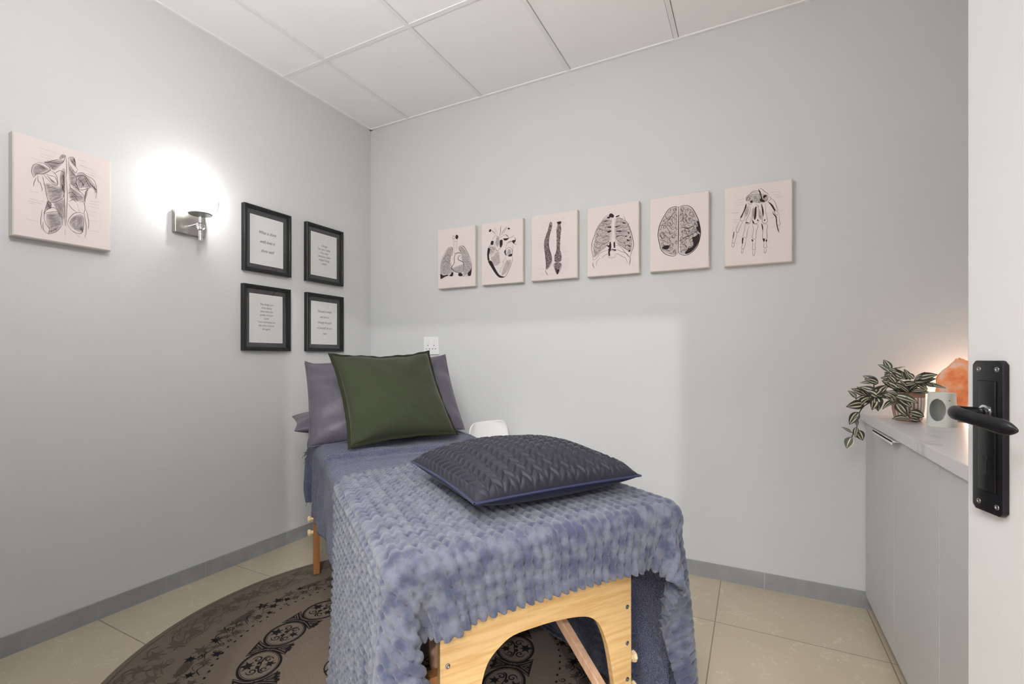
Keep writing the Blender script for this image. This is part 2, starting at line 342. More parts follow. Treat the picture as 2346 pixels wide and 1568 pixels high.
lv.tube(path, [.0080, .0080, .0090, .0095, .0085, .0070, .0062, .0066, .0070, .0046, .0008], 20, sx=[1, 1, 1.1, 1.12, 1.18, 1.35, 1.55, 1.65, 1.65, 1.55, 2.2], up=(0, 0, 1))
lever = lv.build('lever', 'black', plate, smooth=True); md = lever.modifiers.new('s', 'SUBSURF'); md.levels = md.render_levels = 1
MB().lathe([(.0112, 0), (.0112, .0020), (.0092, .0026)], 32).build('rose_ring', 'chrome', plate, (xm, .0115, zl), (R(-90), 0, 0), smooth='auto')
for x, z in ((X0+.010, Z1-.013), (X1-.013, Z1-.013), (X0+.010, Z0+.013), (X1-.013, Z0+.013)):
    s = MB().lathe([(.0040, 0), (.0038, .0006), (.0018, .0008), (.0014, .0002)], 20).build('screw', 'screw', plate, (x, .009, z), (R(-90), 0, 0), smooth='auto')
kz = .974; MB().lathe([(.0045, 0), (.0045, .0006)], 16).build('keyhole', 'dark', plate, (xm, .0115, kz+.008), (R(-90), 0, 0))
MB().box((xm-.0022, .0115, kz-.016), (xm+.0022, .0121, kz+.008)).build('keyhole_slot', 'dark', plate)
# ------------------------------------------------------------------ canvases with anatomy prints
ART = json.loads(r'''{"lungs":[["L",1.08,[119,267,101,272,82,268,60,243,38,208,26,173,21,121,23,71,30,66,49,75,71,83,90,87,97,80,119,79,125,97,123,115,109,131,112,149,101,172,96,197,104,214,117,219,121,249,119,267]],["L",2.16,[114,268,120,249,117,213]],["P",0.0,[23,101,45,89,79,90,82,83,57,79,30,68,22,74]],["P",0.0,[101,88,117,106,124,97,119,78,101,80,94,87]],["L",0.81,[45,195,64,214,97,221]],["L",0.81,[34,166,57,182,86,173,101,157]],["L",0.81,[30,98,38,125,68,147]],["L",0.81,[45,140,64,163,82,146,108,119]],["L",1.08,[163,263,184,272,206,267,227,238,248,200,262,160,267,121,264,85,257,71,227,70,195,71,170,76,165,90]],["L",2.16,[195,270,216,254,241,212,252,187]],["L",1.89,[263,157,266,121,260,103]],["P",0.0,[238,87,259,106,266,121,262,72,241,71]],["P",0.0,[166,92,188,93,199,76,170,74]],["L",0.81,[181,191,199,193,209,195]],["L",0.81,[206,171,224,160,245,146]],["L",0.81,[129,306,129,272,133,235]],["L",0.81,[154,303,154,276,150,252]],["L",0.54,[130,296,154,294]],["L",0.54,[130,286,154,283]],["L",0.54,[130,275,154,273]],["L",0.54,[130,265,152,262]],["L",1.62,[127,347,120,337,123,326,136,322,137,335,127,347]],["P",0.0,[148,347,160,344,165,333,157,318,146,322,142,334]],["L",1.08,[125,318,130,309,154,303,157,316]],["L",1.35,[132,237,137,224,156,230,174,227,184,220]],["L",1.08,[172,253,179,237,184,221]],["L",0.81,[152,246,163,247]],["L",2.43,[186,206,170,206,163,196,165,182,184,173,202,161,208,144,206,117,200,101]],["L",2.43,[200,101,181,97,156,100,130,111,114,131,116,143,132,163,132,193,137,214,156,226,184,223]],["H",0.43,[119,131,181,146,206,150,204,105,166,99,130,111],75,7.0],["C",0.43,[119,264,101,269,82,265,42,205,29,172,25,105,79,91,119,109,101,169],9.2],["C",0.43,[166,259,188,269,224,232,259,160,262,106,227,79,202,78,209,144,195,169,188,212],9.2]],"heart":[["L",1.89,[79,277,69,255,53,240,45,213,45,176,53,144,76,108,102,70,127,45,153,39,175,47,196,78,215,118,224,145,220,164]],["P",0.0,[56,152,76,148,102,100,130,59,159,45,171,48,153,39,127,46,98,75,73,111,54,144]],["P",0.0,[46,216,53,235,64,222,56,183,61,155,51,156,45,185]],["L",1.08,[220,164,223,189,226,216,226,238]],["L",1.35,[165,200,178,213,203,223,221,203,219,173,196,168,181,185,178,202]],["P",0.0,[167,203,178,210,176,188,184,173,173,180,167,192]],["P",0.0,[196,175,220,181,220,168,200,166]],["L",0.81,[176,216,181,237,190,250,215,250]],["L",1.08,[176,180,175,161,162,142,159,120,143,97,134,72]],["L",0.54,[162,142,137,134,118,133]],["L",0.54,[178,157,190,129,200,114]],["L",1.08,[61,180,79,190,105,211,121,205,137,189]],["L",1.35,[105,218,121,213,137,226,149,235]],["P",0.0,[134,271,153,274,153,246,143,228,134,237]],["P",0.0,[159,282,184,281,200,282,187,270,171,268,165,271]],["L",1.08,[111,279,116,295,105,313]],["L",1.62,[105,315,89,333,74,344]],["P",0.0,[66,353,73,345,68,336,58,336,55,343]],["L",0.81,[116,317,103,341,95,358]],["L",0.54,[113,337,105,358]],["L",1.62,[134,293,137,320,141,353,146,358]],["L",1.62,[146,303,156,324,175,345,181,354]],["L",1.35,[186,356,189,350]],["P",0.0,[193,345,206,340,200,333,190,339]],["L",0.81,[159,309,171,330,184,342]],["L",1.08,[108,279,105,263,95,247,105,229,108,215]],["L",0.81,[134,271,140,287,159,301,178,304,190,295,196,281]],["L",1.62,[171,305,187,296,196,283]],["L",1.35,[200,281,221,285,237,294]],["L",2.43,[190,252,209,259,228,257,243,266,237,281]],["L",1.62,[226,252,240,239,252,235]],["L",1.35,[243,250,255,248]],["L",1.35,[243,264,252,268]],["P",0.0,[221,261,240,264,246,258,231,243]],["L",1.08,[79,281,89,295,100,308]],["P",0.0,[73,275,90,273,85,251,69,255]],["C",0.59,[56,240,89,239,102,224,85,200,63,194],10.8],["H",0.32,[89,180,105,201,127,196,134,134,98,117,69,171],75,10.8],["H",0.32,[165,117,184,143,215,140,196,87,171,61,146,55],62,10.8],["H",0.38,[105,263,114,298,130,296,127,249,114,234],80,5.9],["H",0.32,[184,185,196,214,215,198,215,181,200,175],60,6.5]],"spine":[["L",1.35,[129,343,121,336,118,322,113,300,99,267,88,236,86,204,91,166,97,131,102,101,97,81,93,61]],["L",1.35,[135,340,137,320,130,292,121,264,116,236,116,201,124,171,133,141,135,110,127,87,115,71,100,61]],["L",1.89,[93,61,100,43,111,28]],["C",0.97,[124,342,135,338,136,317,118,259,115,207,132,142,133,110,118,79,99,64,97,93,91,166,87,207,91,239,108,289],5.1],["C",0.97,[167,336,195,335,190,319,195,292,189,250,186,176,195,147,195,107,170,103,152,108,153,142,164,167,166,242,164,293,172,324],5.1],["L",1.35,[149,94,146,83,158,50,170,30,186,50,195,73,193,93,170,103,149,94]],["C",1.08,[149,91,170,101,192,90,192,73,170,32,158,53],5.9],["P",0.0,[167,336,180,339,195,337,192,327,183,323,170,329]],["P",0.0,[166,55,183,54,170,30]],["L",1.62,[154,160,157,158]],["L",1.62,[163,159,165,157]],["L",1.62,[172,158,174,156]],["L",1.62,[183,157,185,155]],["L",1.62,[191,156,194,154]],["L",1.62,[154,145,157,143]],["L",1.62,[163,144,165,142]],["L",1.62,[172,143,174,141]],["L",1.62,[183,142,185,140]],["L",1.62,[191,141,194,139]],["L",1.62,[154,130,157,128]],["L",1.62,[163,129,165,127]],["L",1.62,[172,128,174,126]],["L",1.62,[183,127,185,125]],["L",1.62,[191,126,194,124]],["L",1.62,[154,115,157,113]],["L",1.62,[163,114,165,112]],["L",1.62,[172,113,174,111]],["L",1.62,[183,112,185,110]],["L",1.62,[191,111,194,109]],["T",0.35,[80,342,113,340]],["T",0.35,[61,325,115,323]],["T",0.35,[42,277,86,275]],["T",0.35,[45,259,86,258]],["T",0.35,[50,242,77,243]],["T",0.35,[46,223,80,222]],["T",0.35,[46,212,80,210]],["T",0.35,[46,201,77,201]],["T",0.35,[46,174,83,173]],["T",0.35,[46,87,88,86]],["T",0.35,[46,77,86,76]],["T",0.35,[50,67,88,66]],["T",0.35,[56,47,86,47]],["T",0.35,[56,36,89,35]],["T",0.35,[146,356,183,351]],["T",0.35,[189,360,222,359]],["T",0.35,[195,352,228,353]],["T",0.35,[198,329,237,325]],["T",0.35,[198,319,231,317]],["T",0.35,[198,192,228,191]],["T",0.35,[198,181,228,181]],["T",0.35,[198,171,228,170]],["T",0.35,[198,160,246,159]],["T",0.35,[201,118,248,117]],["T",0.35,[201,109,246,108]],["T",0.35,[201,98,240,98]],["T",0.35,[201,88,237,89]],["T",0.35,[201,79,240,79]],["T",0.35,[201,71,243,70]],["T",0.35,[201,63,243,63]],["T",0.35,[210,48,240,46]],["T",0.35,[118,59,149,56]],["T",0.35,[118,33,149,31]],["T",0.35,[187,36,213,34]],["T",0.35,[136,233,150,233]],["T",0.35,[146,316,161,315]]],"ribcage":[["L",1.89,[128,340,102,325,85,302,67,282,54,256,44,229,34,205,28,181,28,155,33,124,37,91]],["L",1.89,[37,81,35,68,43,49]],["L",1.89,[213,317,218,297,232,278,242,254,252,224,259,194,264,164,262,140,252,117,246,88]],["L",1.89,[247,88,246,69,241,47]],["L",1.13,[100,315,118,308,137,303,138,290,123,292,102,305]],["L",1.13,[85,300,102,295,118,285,138,278]],["L",1.13,[69,279,87,284,102,287,85,300]],["L",1.13,[102,267,118,273,138,268]],["L",1.13,[67,277,82,262,108,254,138,250]],["L",1.13,[90,236,102,245,118,248,137,243]],["L",1.13,[54,256,67,269,79,260]],["L",1.13,[55,251,67,232,85,224,108,224,133,219]],["L",1.13,[52,223,67,229,54,243]],["L",1.13,[69,206,90,216,110,219,133,214]],["L",1.13,[48,219,59,200,79,187,102,182,130,194]],["L",1.13,[90,197,102,200,129,204]],["L",1.13,[34,192,48,171,67,159,79,160]],["L",1.13,[51,180,64,189,41,199]],["L",1.13,[74,168,92,178,108,179,130,194]],["L",1.13,[90,146,105,159,133,186]],["L",1.13,[30,185,41,156,51,138,67,133]],["L",1.13,[51,153,64,159,79,157,77,145,59,139,51,153]],["L",1.13,[38,93,56,102,72,123,92,136,123,143]],["L",1.13,[31,147,48,135,56,127,41,116]],["L",1.13,[55,62,59,84,77,102]],["L",1.13,[85,100,105,115,128,122]],["L",1.13,[166,321,185,326]],["L",1.13,[166,309,183,311,203,306,195,300]],["L",1.13,[166,289,181,294,200,287,220,277,210,288]],["L",1.13,[163,267,178,268,200,268,213,261]],["L",1.13,[166,252,183,255,205,259,230,256]],["L",1.13,[163,242,183,245,205,237,225,237]],["L",1.13,[166,227,188,227,215,233,232,239]],["L",1.13,[168,214,188,217,208,212,230,207]],["L",1.13,[166,205,183,215,203,215]],["L",1.13,[166,202,185,183,205,173,225,169]],["L",1.13,[183,198,208,195]],["L",1.13,[225,186,242,184,256,194]],["L",1.13,[205,171,225,178,252,185]],["L",1.13,[208,156,225,159,247,151,256,167]],["L",1.13,[168,182,193,162,213,145,232,136,247,137,259,150]],["L",1.13,[213,145,227,159,242,157]],["L",1.13,[163,138,178,137,200,125,222,115,237,99,247,86]],["L",1.13,[173,177,198,147,218,120,244,88]],["L",1.13,[163,116,178,115,200,100,220,88,232,58]],["L",1.13,[166,160,183,163,193,157]],["L",1.13,[232,126,247,127,252,136]],["L",1.13,[242,279,232,268,227,256]],["L",1.13,[242,233,239,221,232,231]],["P",0.0,[133,343,143,344,156,332,153,320,141,322,128,331]],["P",0.0,[118,328,133,328,135,320,120,320]],["P",0.0,[166,324,185,329,187,324,171,319]],["P",0.0,[113,169,128,169,133,186,139,183,141,156,135,136,123,143,129,154]],["P",0.0,[154,179,161,183,163,153,156,152]],["P",0.0,[118,270,138,273,139,265,123,267]],["P",0.0,[118,245,138,250,141,244,125,239]],["P",0.0,[203,288,222,281,220,277,208,281]],["P",0.0,[227,190,242,184,239,179,230,183]],["P",0.0,[230,232,242,225,239,218]],["P",0.0,[232,158,249,151,244,146]],["P",0.0,[125,137,143,143,166,141,166,133,143,140,133,129,135,111,127,110]],["P",0.0,[239,128,247,130,244,119,235,124]],["P",0.0,[173,214,183,215,168,207]],["P",0.0,[232,209,222,204,218,210]],["P",0.0,[163,269,178,270,198,269,178,265,166,264]],["P",0.0,[168,242,193,241,208,238,183,236]],["P",0.0,[95,306,113,308,125,305,100,303]],["P",0.0,[242,196,249,207,249,195]],["L",0.81,[125,115,128,100,143,97,161,99,163,114]],["L",0.81,[143,97,144,86]],["L",0.81,[143,317,141,305,143,292]],["L",0.81,[139,317,141,243,138,183]],["L",0.81,[163,314,161,265,163,215,166,185,156,166]],["L",0.81,[141,153,153,142,158,127]],["L",0.81,[146,354,153,348]],["L",0.81,[158,344,166,351]],["L",0.81,[176,337,181,341]],["L",0.81,[210,327,208,320]],["C",0.41,[41,179,56,253,92,311,133,318,133,194,92,148,41,108],16.2],["C",0.41,[168,313,213,300,242,250,256,180,247,120,205,149,168,200],16.2]],"brain":[["L",2.43,[147,326,134,333,115,332,95,322,78,297,62,270,50,242,44,210,44,181,51,144,58,117,75,94,101,79,126,75,143,90]],["L",2.43,[151,328,165,333,192,329,214,312,230,282,243,249,251,213,254,179,249,148,238,115,219,91,195,76,173,74,154,83,147,96]],["L",2.97,[148,331,148,285,147,227,146,169,145,140,144,87]],["L",1.89,[151,148,178,165,206,176,233,190,249,208]],["L",1.62,[151,95,173,99,192,106,200,116,222,114]],["L",1.62,[151,218,173,218,189,210,214,218,230,228]],["L",1.35,[52,245,78,239,95,216,106,197,123,198,143,216]],["L",1.62,[75,254,92,263,106,279,123,300]],["L",1.35,[61,125,81,114,101,121,106,135]],["L",1.35,[167,317,167,265,178,240]],["L",1.62,[184,274,178,252]],["L",1.62,[197,266,200,240]],["L",1.62,[132,281,129,247]],["L",1.08,[106,273,118,248,106,232]],["L",1.35,[50,204,64,172,75,186,81,209,92,196]],["L",1.35,[156,167,167,178,165,201,178,202,206,190,219,195]],["P",0.0,[214,161,227,165,249,177,246,143,233,113,211,89,189,80,178,84,195,105,219,120]],["P",0.0,[235,244,246,237,253,208,253,179,241,192,233,210,241,220]],["P",0.0,[64,125,81,135,101,130,92,116,75,115]],["C",1.13,[140,327,118,327,95,316,52,239,50,180,64,113,101,86,134,83,141,140,141,257],16.7],["C",1.13,[156,327,189,325,219,298,249,214,249,171,227,108,189,83,156,89,152,168,154,284],16.7],["L",0.54,[70,324,74,320]],["L",0.54,[150,344,150,340]],["L",0.54,[224,319,229,319]],["L",0.54,[62,85,72,92]],["L",0.54,[197,73,197,59]]],"hand":[["L",0.97,[150,364,163,365,176,351,192,334,189,325]],["L",0.97,[97,313,99,334,115,346,131,359,150,354,163,341]],["L",0.97,[115,346,123,354,139,351,150,347]],["L",0.97,[99,313,105,330,126,338]],["L",0.97,[113,314,123,336]],["L",0.97,[137,334,137,304]],["L",0.97,[153,331,158,316,174,316]],["L",0.97,[163,336,168,314,187,302,194,322]],["L",0.97,[194,322,205,311,192,298]],["L",0.97,[139,295,153,278,137,280]],["L",0.97,[105,306,115,295,126,303]],["L",0.97,[97,301,91,275,78,246,72,232,75,219,88,221,92,235,88,248]],["L",0.97,[105,294,115,280,115,262,107,239,99,225,99,213,113,205,119,217,115,232]],["L",0.97,[126,273,123,231,129,203,147,198,153,215]],["L",0.97,[139,277,134,247]],["L",0.97,[150,275,163,243,164,213]],["L",0.97,[163,291,171,266,171,230,167,213,171,198,187,196,189,213,183,247,181,291]],["L",0.97,[189,299,205,285,220,259,230,246,238,230]],["L",0.97,[205,311,220,294,230,263,236,245]],["L",0.97,[212,242,220,247,223,232,238,227]],["L",0.97,[220,229,228,211,230,190]],["L",0.97,[239,224,241,194,244,182,236,177,227,185]],["L",0.97,[230,181,233,157,241,143]],["L",0.97,[242,177,241,156]],["L",0.97,[68,219,58,194,53,174,61,164,72,193,83,215]],["L",0.97,[45,169,41,142,35,118,45,114,53,140,58,167]],["L",0.97,[35,115,34,100,41,93,45,105,43,114]],["L",0.97,[94,208,91,175,84,143,99,135,103,165,111,194]],["L",0.97,[94,211,113,202,94,199]],["L",0.97,[83,134,83,110,78,86,88,82,94,105,99,132]],["L",0.97,[79,83,76,65,80,59,84,67,86,81]],["L",0.97,[126,195,129,164,125,132,139,124,142,160,150,189,126,198]],["L",0.97,[123,122,127,99,126,75,138,74,137,98,141,121]],["L",0.97,[127,72,127,51,131,41,135,50,137,71]],["L",0.97,[164,193,170,159,170,124,188,122,187,157,189,186,164,193]],["L",0.97,[171,118,175,96,174,79,187,77,185,98,188,119]],["L",0.97,[176,72,176,55,180,50,184,57,184,72]],["P",0.0,[150,363,160,351,164,332,168,314,163,309,159,336]],["P",0.0,[118,313,126,311,126,303,115,304]],["P",0.0,[174,331,187,329,179,318,171,319]],["P",0.0,[97,301,99,288,88,260,78,237,72,238,86,266]],["P",0.0,[164,294,174,254,171,227,166,261]],["P",0.0,[137,277,143,276,141,229,133,218,134,247]],["P",0.0,[192,298,212,278,223,250,218,250,205,276]],["P",0.0,[212,248,216,236,228,220,230,190,238,148,234,151,227,185,224,217,214,233]],["P",0.0,[126,216,133,203,127,200]],["P",0.0,[94,211,107,206,99,204]],["P",0.0,[164,196,171,180,170,156,166,178]],["P",0.0,[80,134,86,133,83,110,79,107]],["P",0.0,[121,123,129,119,126,111]],["P",0.0,[170,122,179,117,176,105,171,112]],["P",0.0,[158,316,174,307,179,297,160,303]],["P",0.0,[42,169,45,166,41,139,38,139]],["P",0.0,[181,110,188,116,187,104]],["P",0.0,[176,212,181,214,179,206,175,206]],["P",0.0,[145,213,150,218,150,209]],["T",0.41,[52,338,71,337]],["T",0.41,[52,323,92,326]],["T",0.41,[41,309,87,310]],["T",0.41,[47,298,86,300]],["T",0.41,[38,229,67,227]],["T",0.41,[38,217,64,216]],["T",0.41,[205,338,244,336]],["T",0.41,[212,328,241,319]],["T",0.41,[223,314,260,313]],["T",0.41,[238,243,262,246]],["T",0.41,[243,228,262,228]],["T",0.41,[190,240,207,239]],["T",0.41,[190,228,207,228]],["T",0.41,[190,217,220,219]],["T",0.41,[206,171,223,179]],["T",0.41,[58,149,80,137]],["T",0.41,[50,110,65,112]],["T",0.41,[192,109,206,108]],["T",0.41,[192,102,206,101]],["T",0.41,[189,77,209,75]],["T",0.41,[189,70,206,69]],["T",0.41,[137,66,147,66]],["T",0.41,[200,336,212,339]],["T",0.41,[176,325,205,329]],["T",1.08,[35,263,64,261]],["L",0.81,[42,193,34,173]],["H",0.38,[91,278,105,288,110,263,99,237,91,247],70,5.9],["H",0.38,[126,273,137,271,131,224,126,231],85,4.9],["H",0.38,[150,269,160,244,163,214,153,227],80,4.9],["C",0.49,[99,331,115,346,163,341,189,328,189,302,153,296,115,310,99,316],10.8]],"torso":[["L",0.96,[133,338,142,356,151,357,153,350]],["L",0.96,[151,355,148,336,136,319,112,314,88,307]],["L",0.96,[131,334,106,316,88,305]],["L",0.96,[164,350,167,357,178,359,183,345,185,325,193,311]],["L",0.96,[154,350,156,302,154,269]],["L",0.96,[161,353,164,305]],["L",0.96,[68,296,56,282,52,257,58,236]],["L",0.96,[68,298,88,301,106,284,85,261,68,255,58,236]],["L",0.96,[88,262,106,260,121,258,128,230,112,231,94,248,85,261]],["L",0.96,[109,281,124,267,130,233]],["L",0.96,[118,272,136,291,151,284]],["L",0.96,[82,252,88,223,94,185,100,159,109,154,124,162,142,180,148,202,142,220]],["L",0.96,[65,238,59,217,58,201]],["L",0.96,[69,248,71,225,76,223,82,201,81,189]],["L",0.96,[85,245,88,215]],["L",0.96,[115,156,124,138,136,118,148,89]],["L",0.96,[148,267,148,202,151,122,150,73]],["L",0.96,[154,269,158,205,156,123,153,69]],["L",0.96,[151,57,151,33]],["L",0.96,[100,159,92,125,88,104,88,81]],["L",0.96,[109,150,106,133,94,122]],["L",0.96,[88,101,100,112,124,122,133,117,142,95,144,71]],["L",0.96,[88,85,94,63,103,49,101,25]],["L",0.96,[142,71,124,42,103,27]],["L",0.96,[85,72,86,41,100,26]],["L",0.96,[88,104,97,123,115,136,127,127,136,102]],["L",0.96,[82,119,78,70,82,40]],["L",0.96,[164,305,186,280,186,255,196,229]],["L",0.96,[167,323,183,299,189,310]],["L",0.96,[186,296,206,307,219,300,242,291,252,269,254,239,251,213]],["L",0.96,[186,280,193,290,215,294,232,270,252,247]],["L",0.96,[186,259,196,234,215,240,232,254]],["L",0.96,[215,290,222,271,232,254]],["L",0.96,[164,248,180,245,199,226,212,210,212,193,196,180]],["L",0.96,[161,206,173,214,196,196]],["L",0.96,[164,191,180,200,193,183]],["L",0.96,[161,165,173,148,189,136]],["L",0.96,[164,174,177,186,186,177]],["L",0.96,[189,174,196,142]],["L",0.96,[206,187,212,180,215,156,209,138]],["L",0.96,[215,198,219,233,229,248]],["L",0.96,[212,143,215,114,219,78,215,39]],["L",0.96,[158,79,164,105,180,130,199,139,211,134]],["L",0.96,[158,79,173,58,196,51,206,62,211,96,209,129]],["L",0.96,[173,58,199,35]],["L",0.96,[219,157,227,109,225,75]],["L",0.96,[225,243,222,217]],["L",0.96,[246,241,252,213]],["H",0.66,[133,338,145,357,153,354,136,331],60,2.4],["H",0.66,[165,351,178,359,183,345,185,321,173,333],60,2.4],["H",0.66,[88,262,106,284,109,283,88,258,62,249],60,2.4],["H",0.66,[94,260,112,246,128,232,112,235],60,2.4],["H",0.66,[97,158,109,154,109,130,92,125,94,138],60,2.4],["H",0.66,[225,251,215,240,232,249,215,231,212,193,215,181],60,2.4],["H",0.66,[164,248,173,226,167,216],60,2.4],["H",0.66,[142,281,151,268,148,210,139,223],60,2.4],["H",0.66,[193,282,215,257,209,250],60,2.4],["H",0.66,[196,72,209,96,209,58],60,2.4],["H",0.66,[232,275,254,252,252,235],60,2.4],["H",0.66,[103,41,142,79,124,44,101,27],60,2.4],["H",0.45,[58,244,56,274,71,295,103,283,76,258],20,4.1],["H",0.45,[91,224,148,218,139,179,106,157],150,4.1],["H",0.45,[94,102,133,117,142,75,106,46],170,4.1],["H",0.45,[164,89,180,121,209,129,206,62,180,64],125,4.1],["H",0.45,[161,337,167,323,186,288,189,248,199,222,167,249],145,4.1],["H",0.45,[186,288,212,306,252,260,212,247,193,241],110,4.1],["H",0.45,[136,279,151,301,151,203,136,214],80,4.1],["H",0.45,[118,157,148,178,148,97],85,4.1],["H",0.45,[167,233,212,205,196,184,167,188],30,4.1],["H",0.45,[88,309,148,336,124,291,112,286],12,4.1],["T",0.48,[79,357,124,357]],["T",0.48,[79,337,118,336]],["T",0.48,[79,326,112,324]],["T",0.48,[51,309,88,307]],["T",0.48,[48,180,73,181]],["T",0.48,[42,150,88,150]],["T",0.48,[41,140,82,140]],["T",0.48,[45,133,65,134]],["T",0.48,[38,70,72,67]],["T",0.48,[189,355,225,356]],["T",0.48,[191,337,252,330]],["T",0.48,[199,334,256,321]],["T",0.48,[212,322,270,309]],["T",0.48,[215,307,270,302]],["T",0.48,[232,195,270,202]],["T",0.48,[229,185,263,187]],["T",0.48,[229,173,261,173]],["T",0.48,[219,153,266,151]],["T",0.48,[227,136,247,135]],["T",0.48,[229,114,266,116]],["T",0.48,[230,72,266,72]],["T",0.48,[71,358,75,357]],["T",0.48,[148,48,153,48]]]}''')
def canvas(key, label, loc, rot, w, h, dep, seed):
    mb = MB(); b = .004; z = dep
    prof = [(0, 0, 0), (w, 0, 0), (w, h, 0), (0, h, 0)]
    mb.add([(0, 0, 0), (w, 0, 0), (w, h, 0), (0, h, 0), (0, 0, z-b), (w, 0, z-b), (w, h, z-b), (0, h, z-b)], [(0, 3, 2, 1), (0, 1, 5, 4), (1, 2, 6, 5), (2, 3, 7, 6), (3, 0, 4, 7)], 2)
    mb.add([(0, 0, z-b), (w, 0, z-b), (w, h, z-b), (0, h, z-b), (b, b, z), (w-b, b, z), (w-b, h-b, z), (b, h-b, z)], [(4, 5, 6, 7), (0, 1, 5, 4), (1, 2, 6, 5), (2, 3, 7, 6), (3, 0, 4, 7)], 0)
    rnd = random.Random(seed); zz = z+.0005
    LAYER[0] = 0
    for e in ART[key]:
        p = [(e[2][i]/1000, e[2][i+1]/1000) for i in range(0, len(e[2]), 2)]; wd_ = e[1]/1000
        if e[0] == 'L': ribbon(mb, catmull(p, 5), max(wd_*1.55, .0011), zz, 1)
        elif e[0] == 'P': LAYER[0] = ART[key].index(e) % 80; fill(mb, catmull(p, 4, True), zz+.0003, 1)
        elif e[0] == 'H': LAYER[0] = ART[key].index(e) % 80; fill(mb, catmull(p, 4, True), zz-.00030, 4); hatch(mb, p, -e[3], max(e[4]/1000*(.42 if key == 'torso' else .4), .0016), max(.0007, wd_*1.5), zz+.00005, 1, rnd)
        elif e[0] == 'C': LAYER[0] = ART[key].index(e) % 80; fill(mb, catmull(p, 4, True), zz-.00030, 4 if key in ('ribcage', 'heart', 'hand') else 5 if key == 'spine' else 4); contour(mb, p, e[3]/1000, max(.0008, wd_*1.5), zz+.00007, 1, seed)
        elif e[0] == 'T':    # a line of tiny illegible lettering
            (xa, ya), (xb, yb) = p; n = max(2, int(abs(xb-xa)/.0026)); wdt = max(wd_*2.2, .0009)
            for k in range(n):
                if rnd.random() < .12: continue
                t = k/n; x = xa+(xb-xa)*t; y = ya+(yb-ya)*t; ribbon(mb, [(x, y), (x+.0008, y+rnd.uniform(.0004, .0016)), (x+.0018, y+rnd.uniform(-.0003, .0007))], wdt*.55, zz, 3 if key != 'hand' else 1, False)
    o = mb.build('canvas_print', ['canvas', 'ink', 'canvas_side', 'ink2', 'tone1', 'tone2'], None, loc, rot); return tag(o, label, 'canvas print', 'anatomy canvas prints')
RB = (R(90), 0, 0)
for key, x, z, lb in (('lungs', -1.886, 1.594, 'small blush canvas printed with lungs and heart, nearest the room corner'), ('heart', -1.545, 1.594, 'blush canvas printed with an engraved human heart'),
    ('spine', -1.195, 1.594, 'blush canvas printed with two spinal columns and tiny notes'), ('ribcage', -.844, 1.592, 'blush canvas printed with a black rib cage'),
    ('brain', -.493, 1.591, 'blush canvas printed with a brain seen from above'), ('hand', -.128, 1.588, 'blush canvas printed with skeleton hand bones, rightmost on the back wall')):
    canvas(key, lb, (x, D, z), RB, .294, .394, .035, len(key)+int(abs(x)*9))
canvas('torso', 'blush canvas of back muscles hanging alone on the left wall', (XL, .712, 1.594), (R(90), 0, R(90)), .305, .394, .04, 3)
# ------------------------------------------------------------------ framed quotes
def text_mesh(mb, s, size, shear, cx, cy, z, mi, sx=1.0, off=0):
    cu = bpy.data.curves.new('t', 'FONT'); cu.body = s; cu.size = size; cu.shear = shear; cu.align_x = 'CENTER'; cu.resolution_u = 3; cu.offset = off
    ob = bpy.data.objects.new('t', cu); me = bpy.data.meshes.new_from_object(ob)
    mb.add([(v.co.x*sx+cx, v.co.y+cy, z) for v in me.vertices], [list(p.vertices) for p in me.polygons], mi)
    bpy.data.objects.remove(ob); bpy.data.curves.remove(cu); bpy.data.meshes.remove(me)
def framed(y, z, label, lines, size, lead, shear, cyt, sx):
    w, h, dp = .296, .372, .03; t = thing('picture_frame', label, 'picture frame', (XL, y, z), (R(90), 0, R(90)), 'framed quotes on the left wall')
    mb = MB(); b = .021
    def ring(o0, z0, o1, z1):
        a = [(o0, o0, z0), (w-o0, o0, z0), (w-o0, h-o0, z0), (o0, h-o0, z0)]; c = [(o1, o1, z1), (w-o1, o1, z1), (w-o1, h-o1, z1), (o1, h-o1, z1)]
        mb.add(a+c, [(i, (i+1) % 4, 4+(i+1) % 4, 4+i) for i in range(4)])
    ring(0, 0, 0, dp-.002); ring(0, dp-.002, .002, dp); ring(.002, dp, .011, dp); ring(.011, dp, .013, dp-.004); ring(.013, dp-.004, b-.002, dp-.006); ring(b-.002, dp-.006, b, dp-.014); ring(b, dp-.014, b, .008); ring(b, .008, 0, 0)
    mb.build('frame', 'frame', t)
    MB().box((.004, .004, .001), (w-.004, h-.004, .009)).build('backing_mount', 'mount', t)
    pw, ph = .208, .278; px, py = (w-pw)/2, (h-ph)/2-.001; pm = MB().box((px, py, .009), (px+pw, py+ph, .0102), 0)
    for i in range(4):
        a = [(px, py), (px+pw, py), (px+pw, py+ph), (px, py+ph)]; (x0, y0), (x1, y1) = a[i], a[(i+1) % 4]; c = (w/2, h/2)
        k = lambda q: (q[0]+(.0028 if q[0] < c[0] else -.0028), q[1]+(.0028 if q[1] < c[1] else -.0028))
        pm.add([(x0, y0, .0105), (x1, y1, .0105), (*k((x1, y1)), .0105), (*k((x0, y0)), .0105)], [(0, 1, 2, 3)], 1)
    for i, s in enumerate(lines): text_mesh(pm, s, size, shear, w/2+.0, cyt-i*lead, .0107, 2, sx)
    pm.build('quote_sheet', ['paper', 'paperedge', 'pen'], t)
    MB().box((b, b, .0185), (w-b, h-b, .0195)).build('glass_pane', 'glass', t)
framed(1.625, 1.619, 'black frame reading What is done with love, top frame nearest the lamp', ['What is done', 'with love is', 'done well'], .026, .052, .55, .225, .78)
framed(2.032, 1.619, 'upper black frame beside the corner, six short lines of quote', ['Change', 'You don\u2019t settle,', 'You many', 'decisions, make', 'magical things', 'speed'], .0190, .0232, .25, .240, .82)
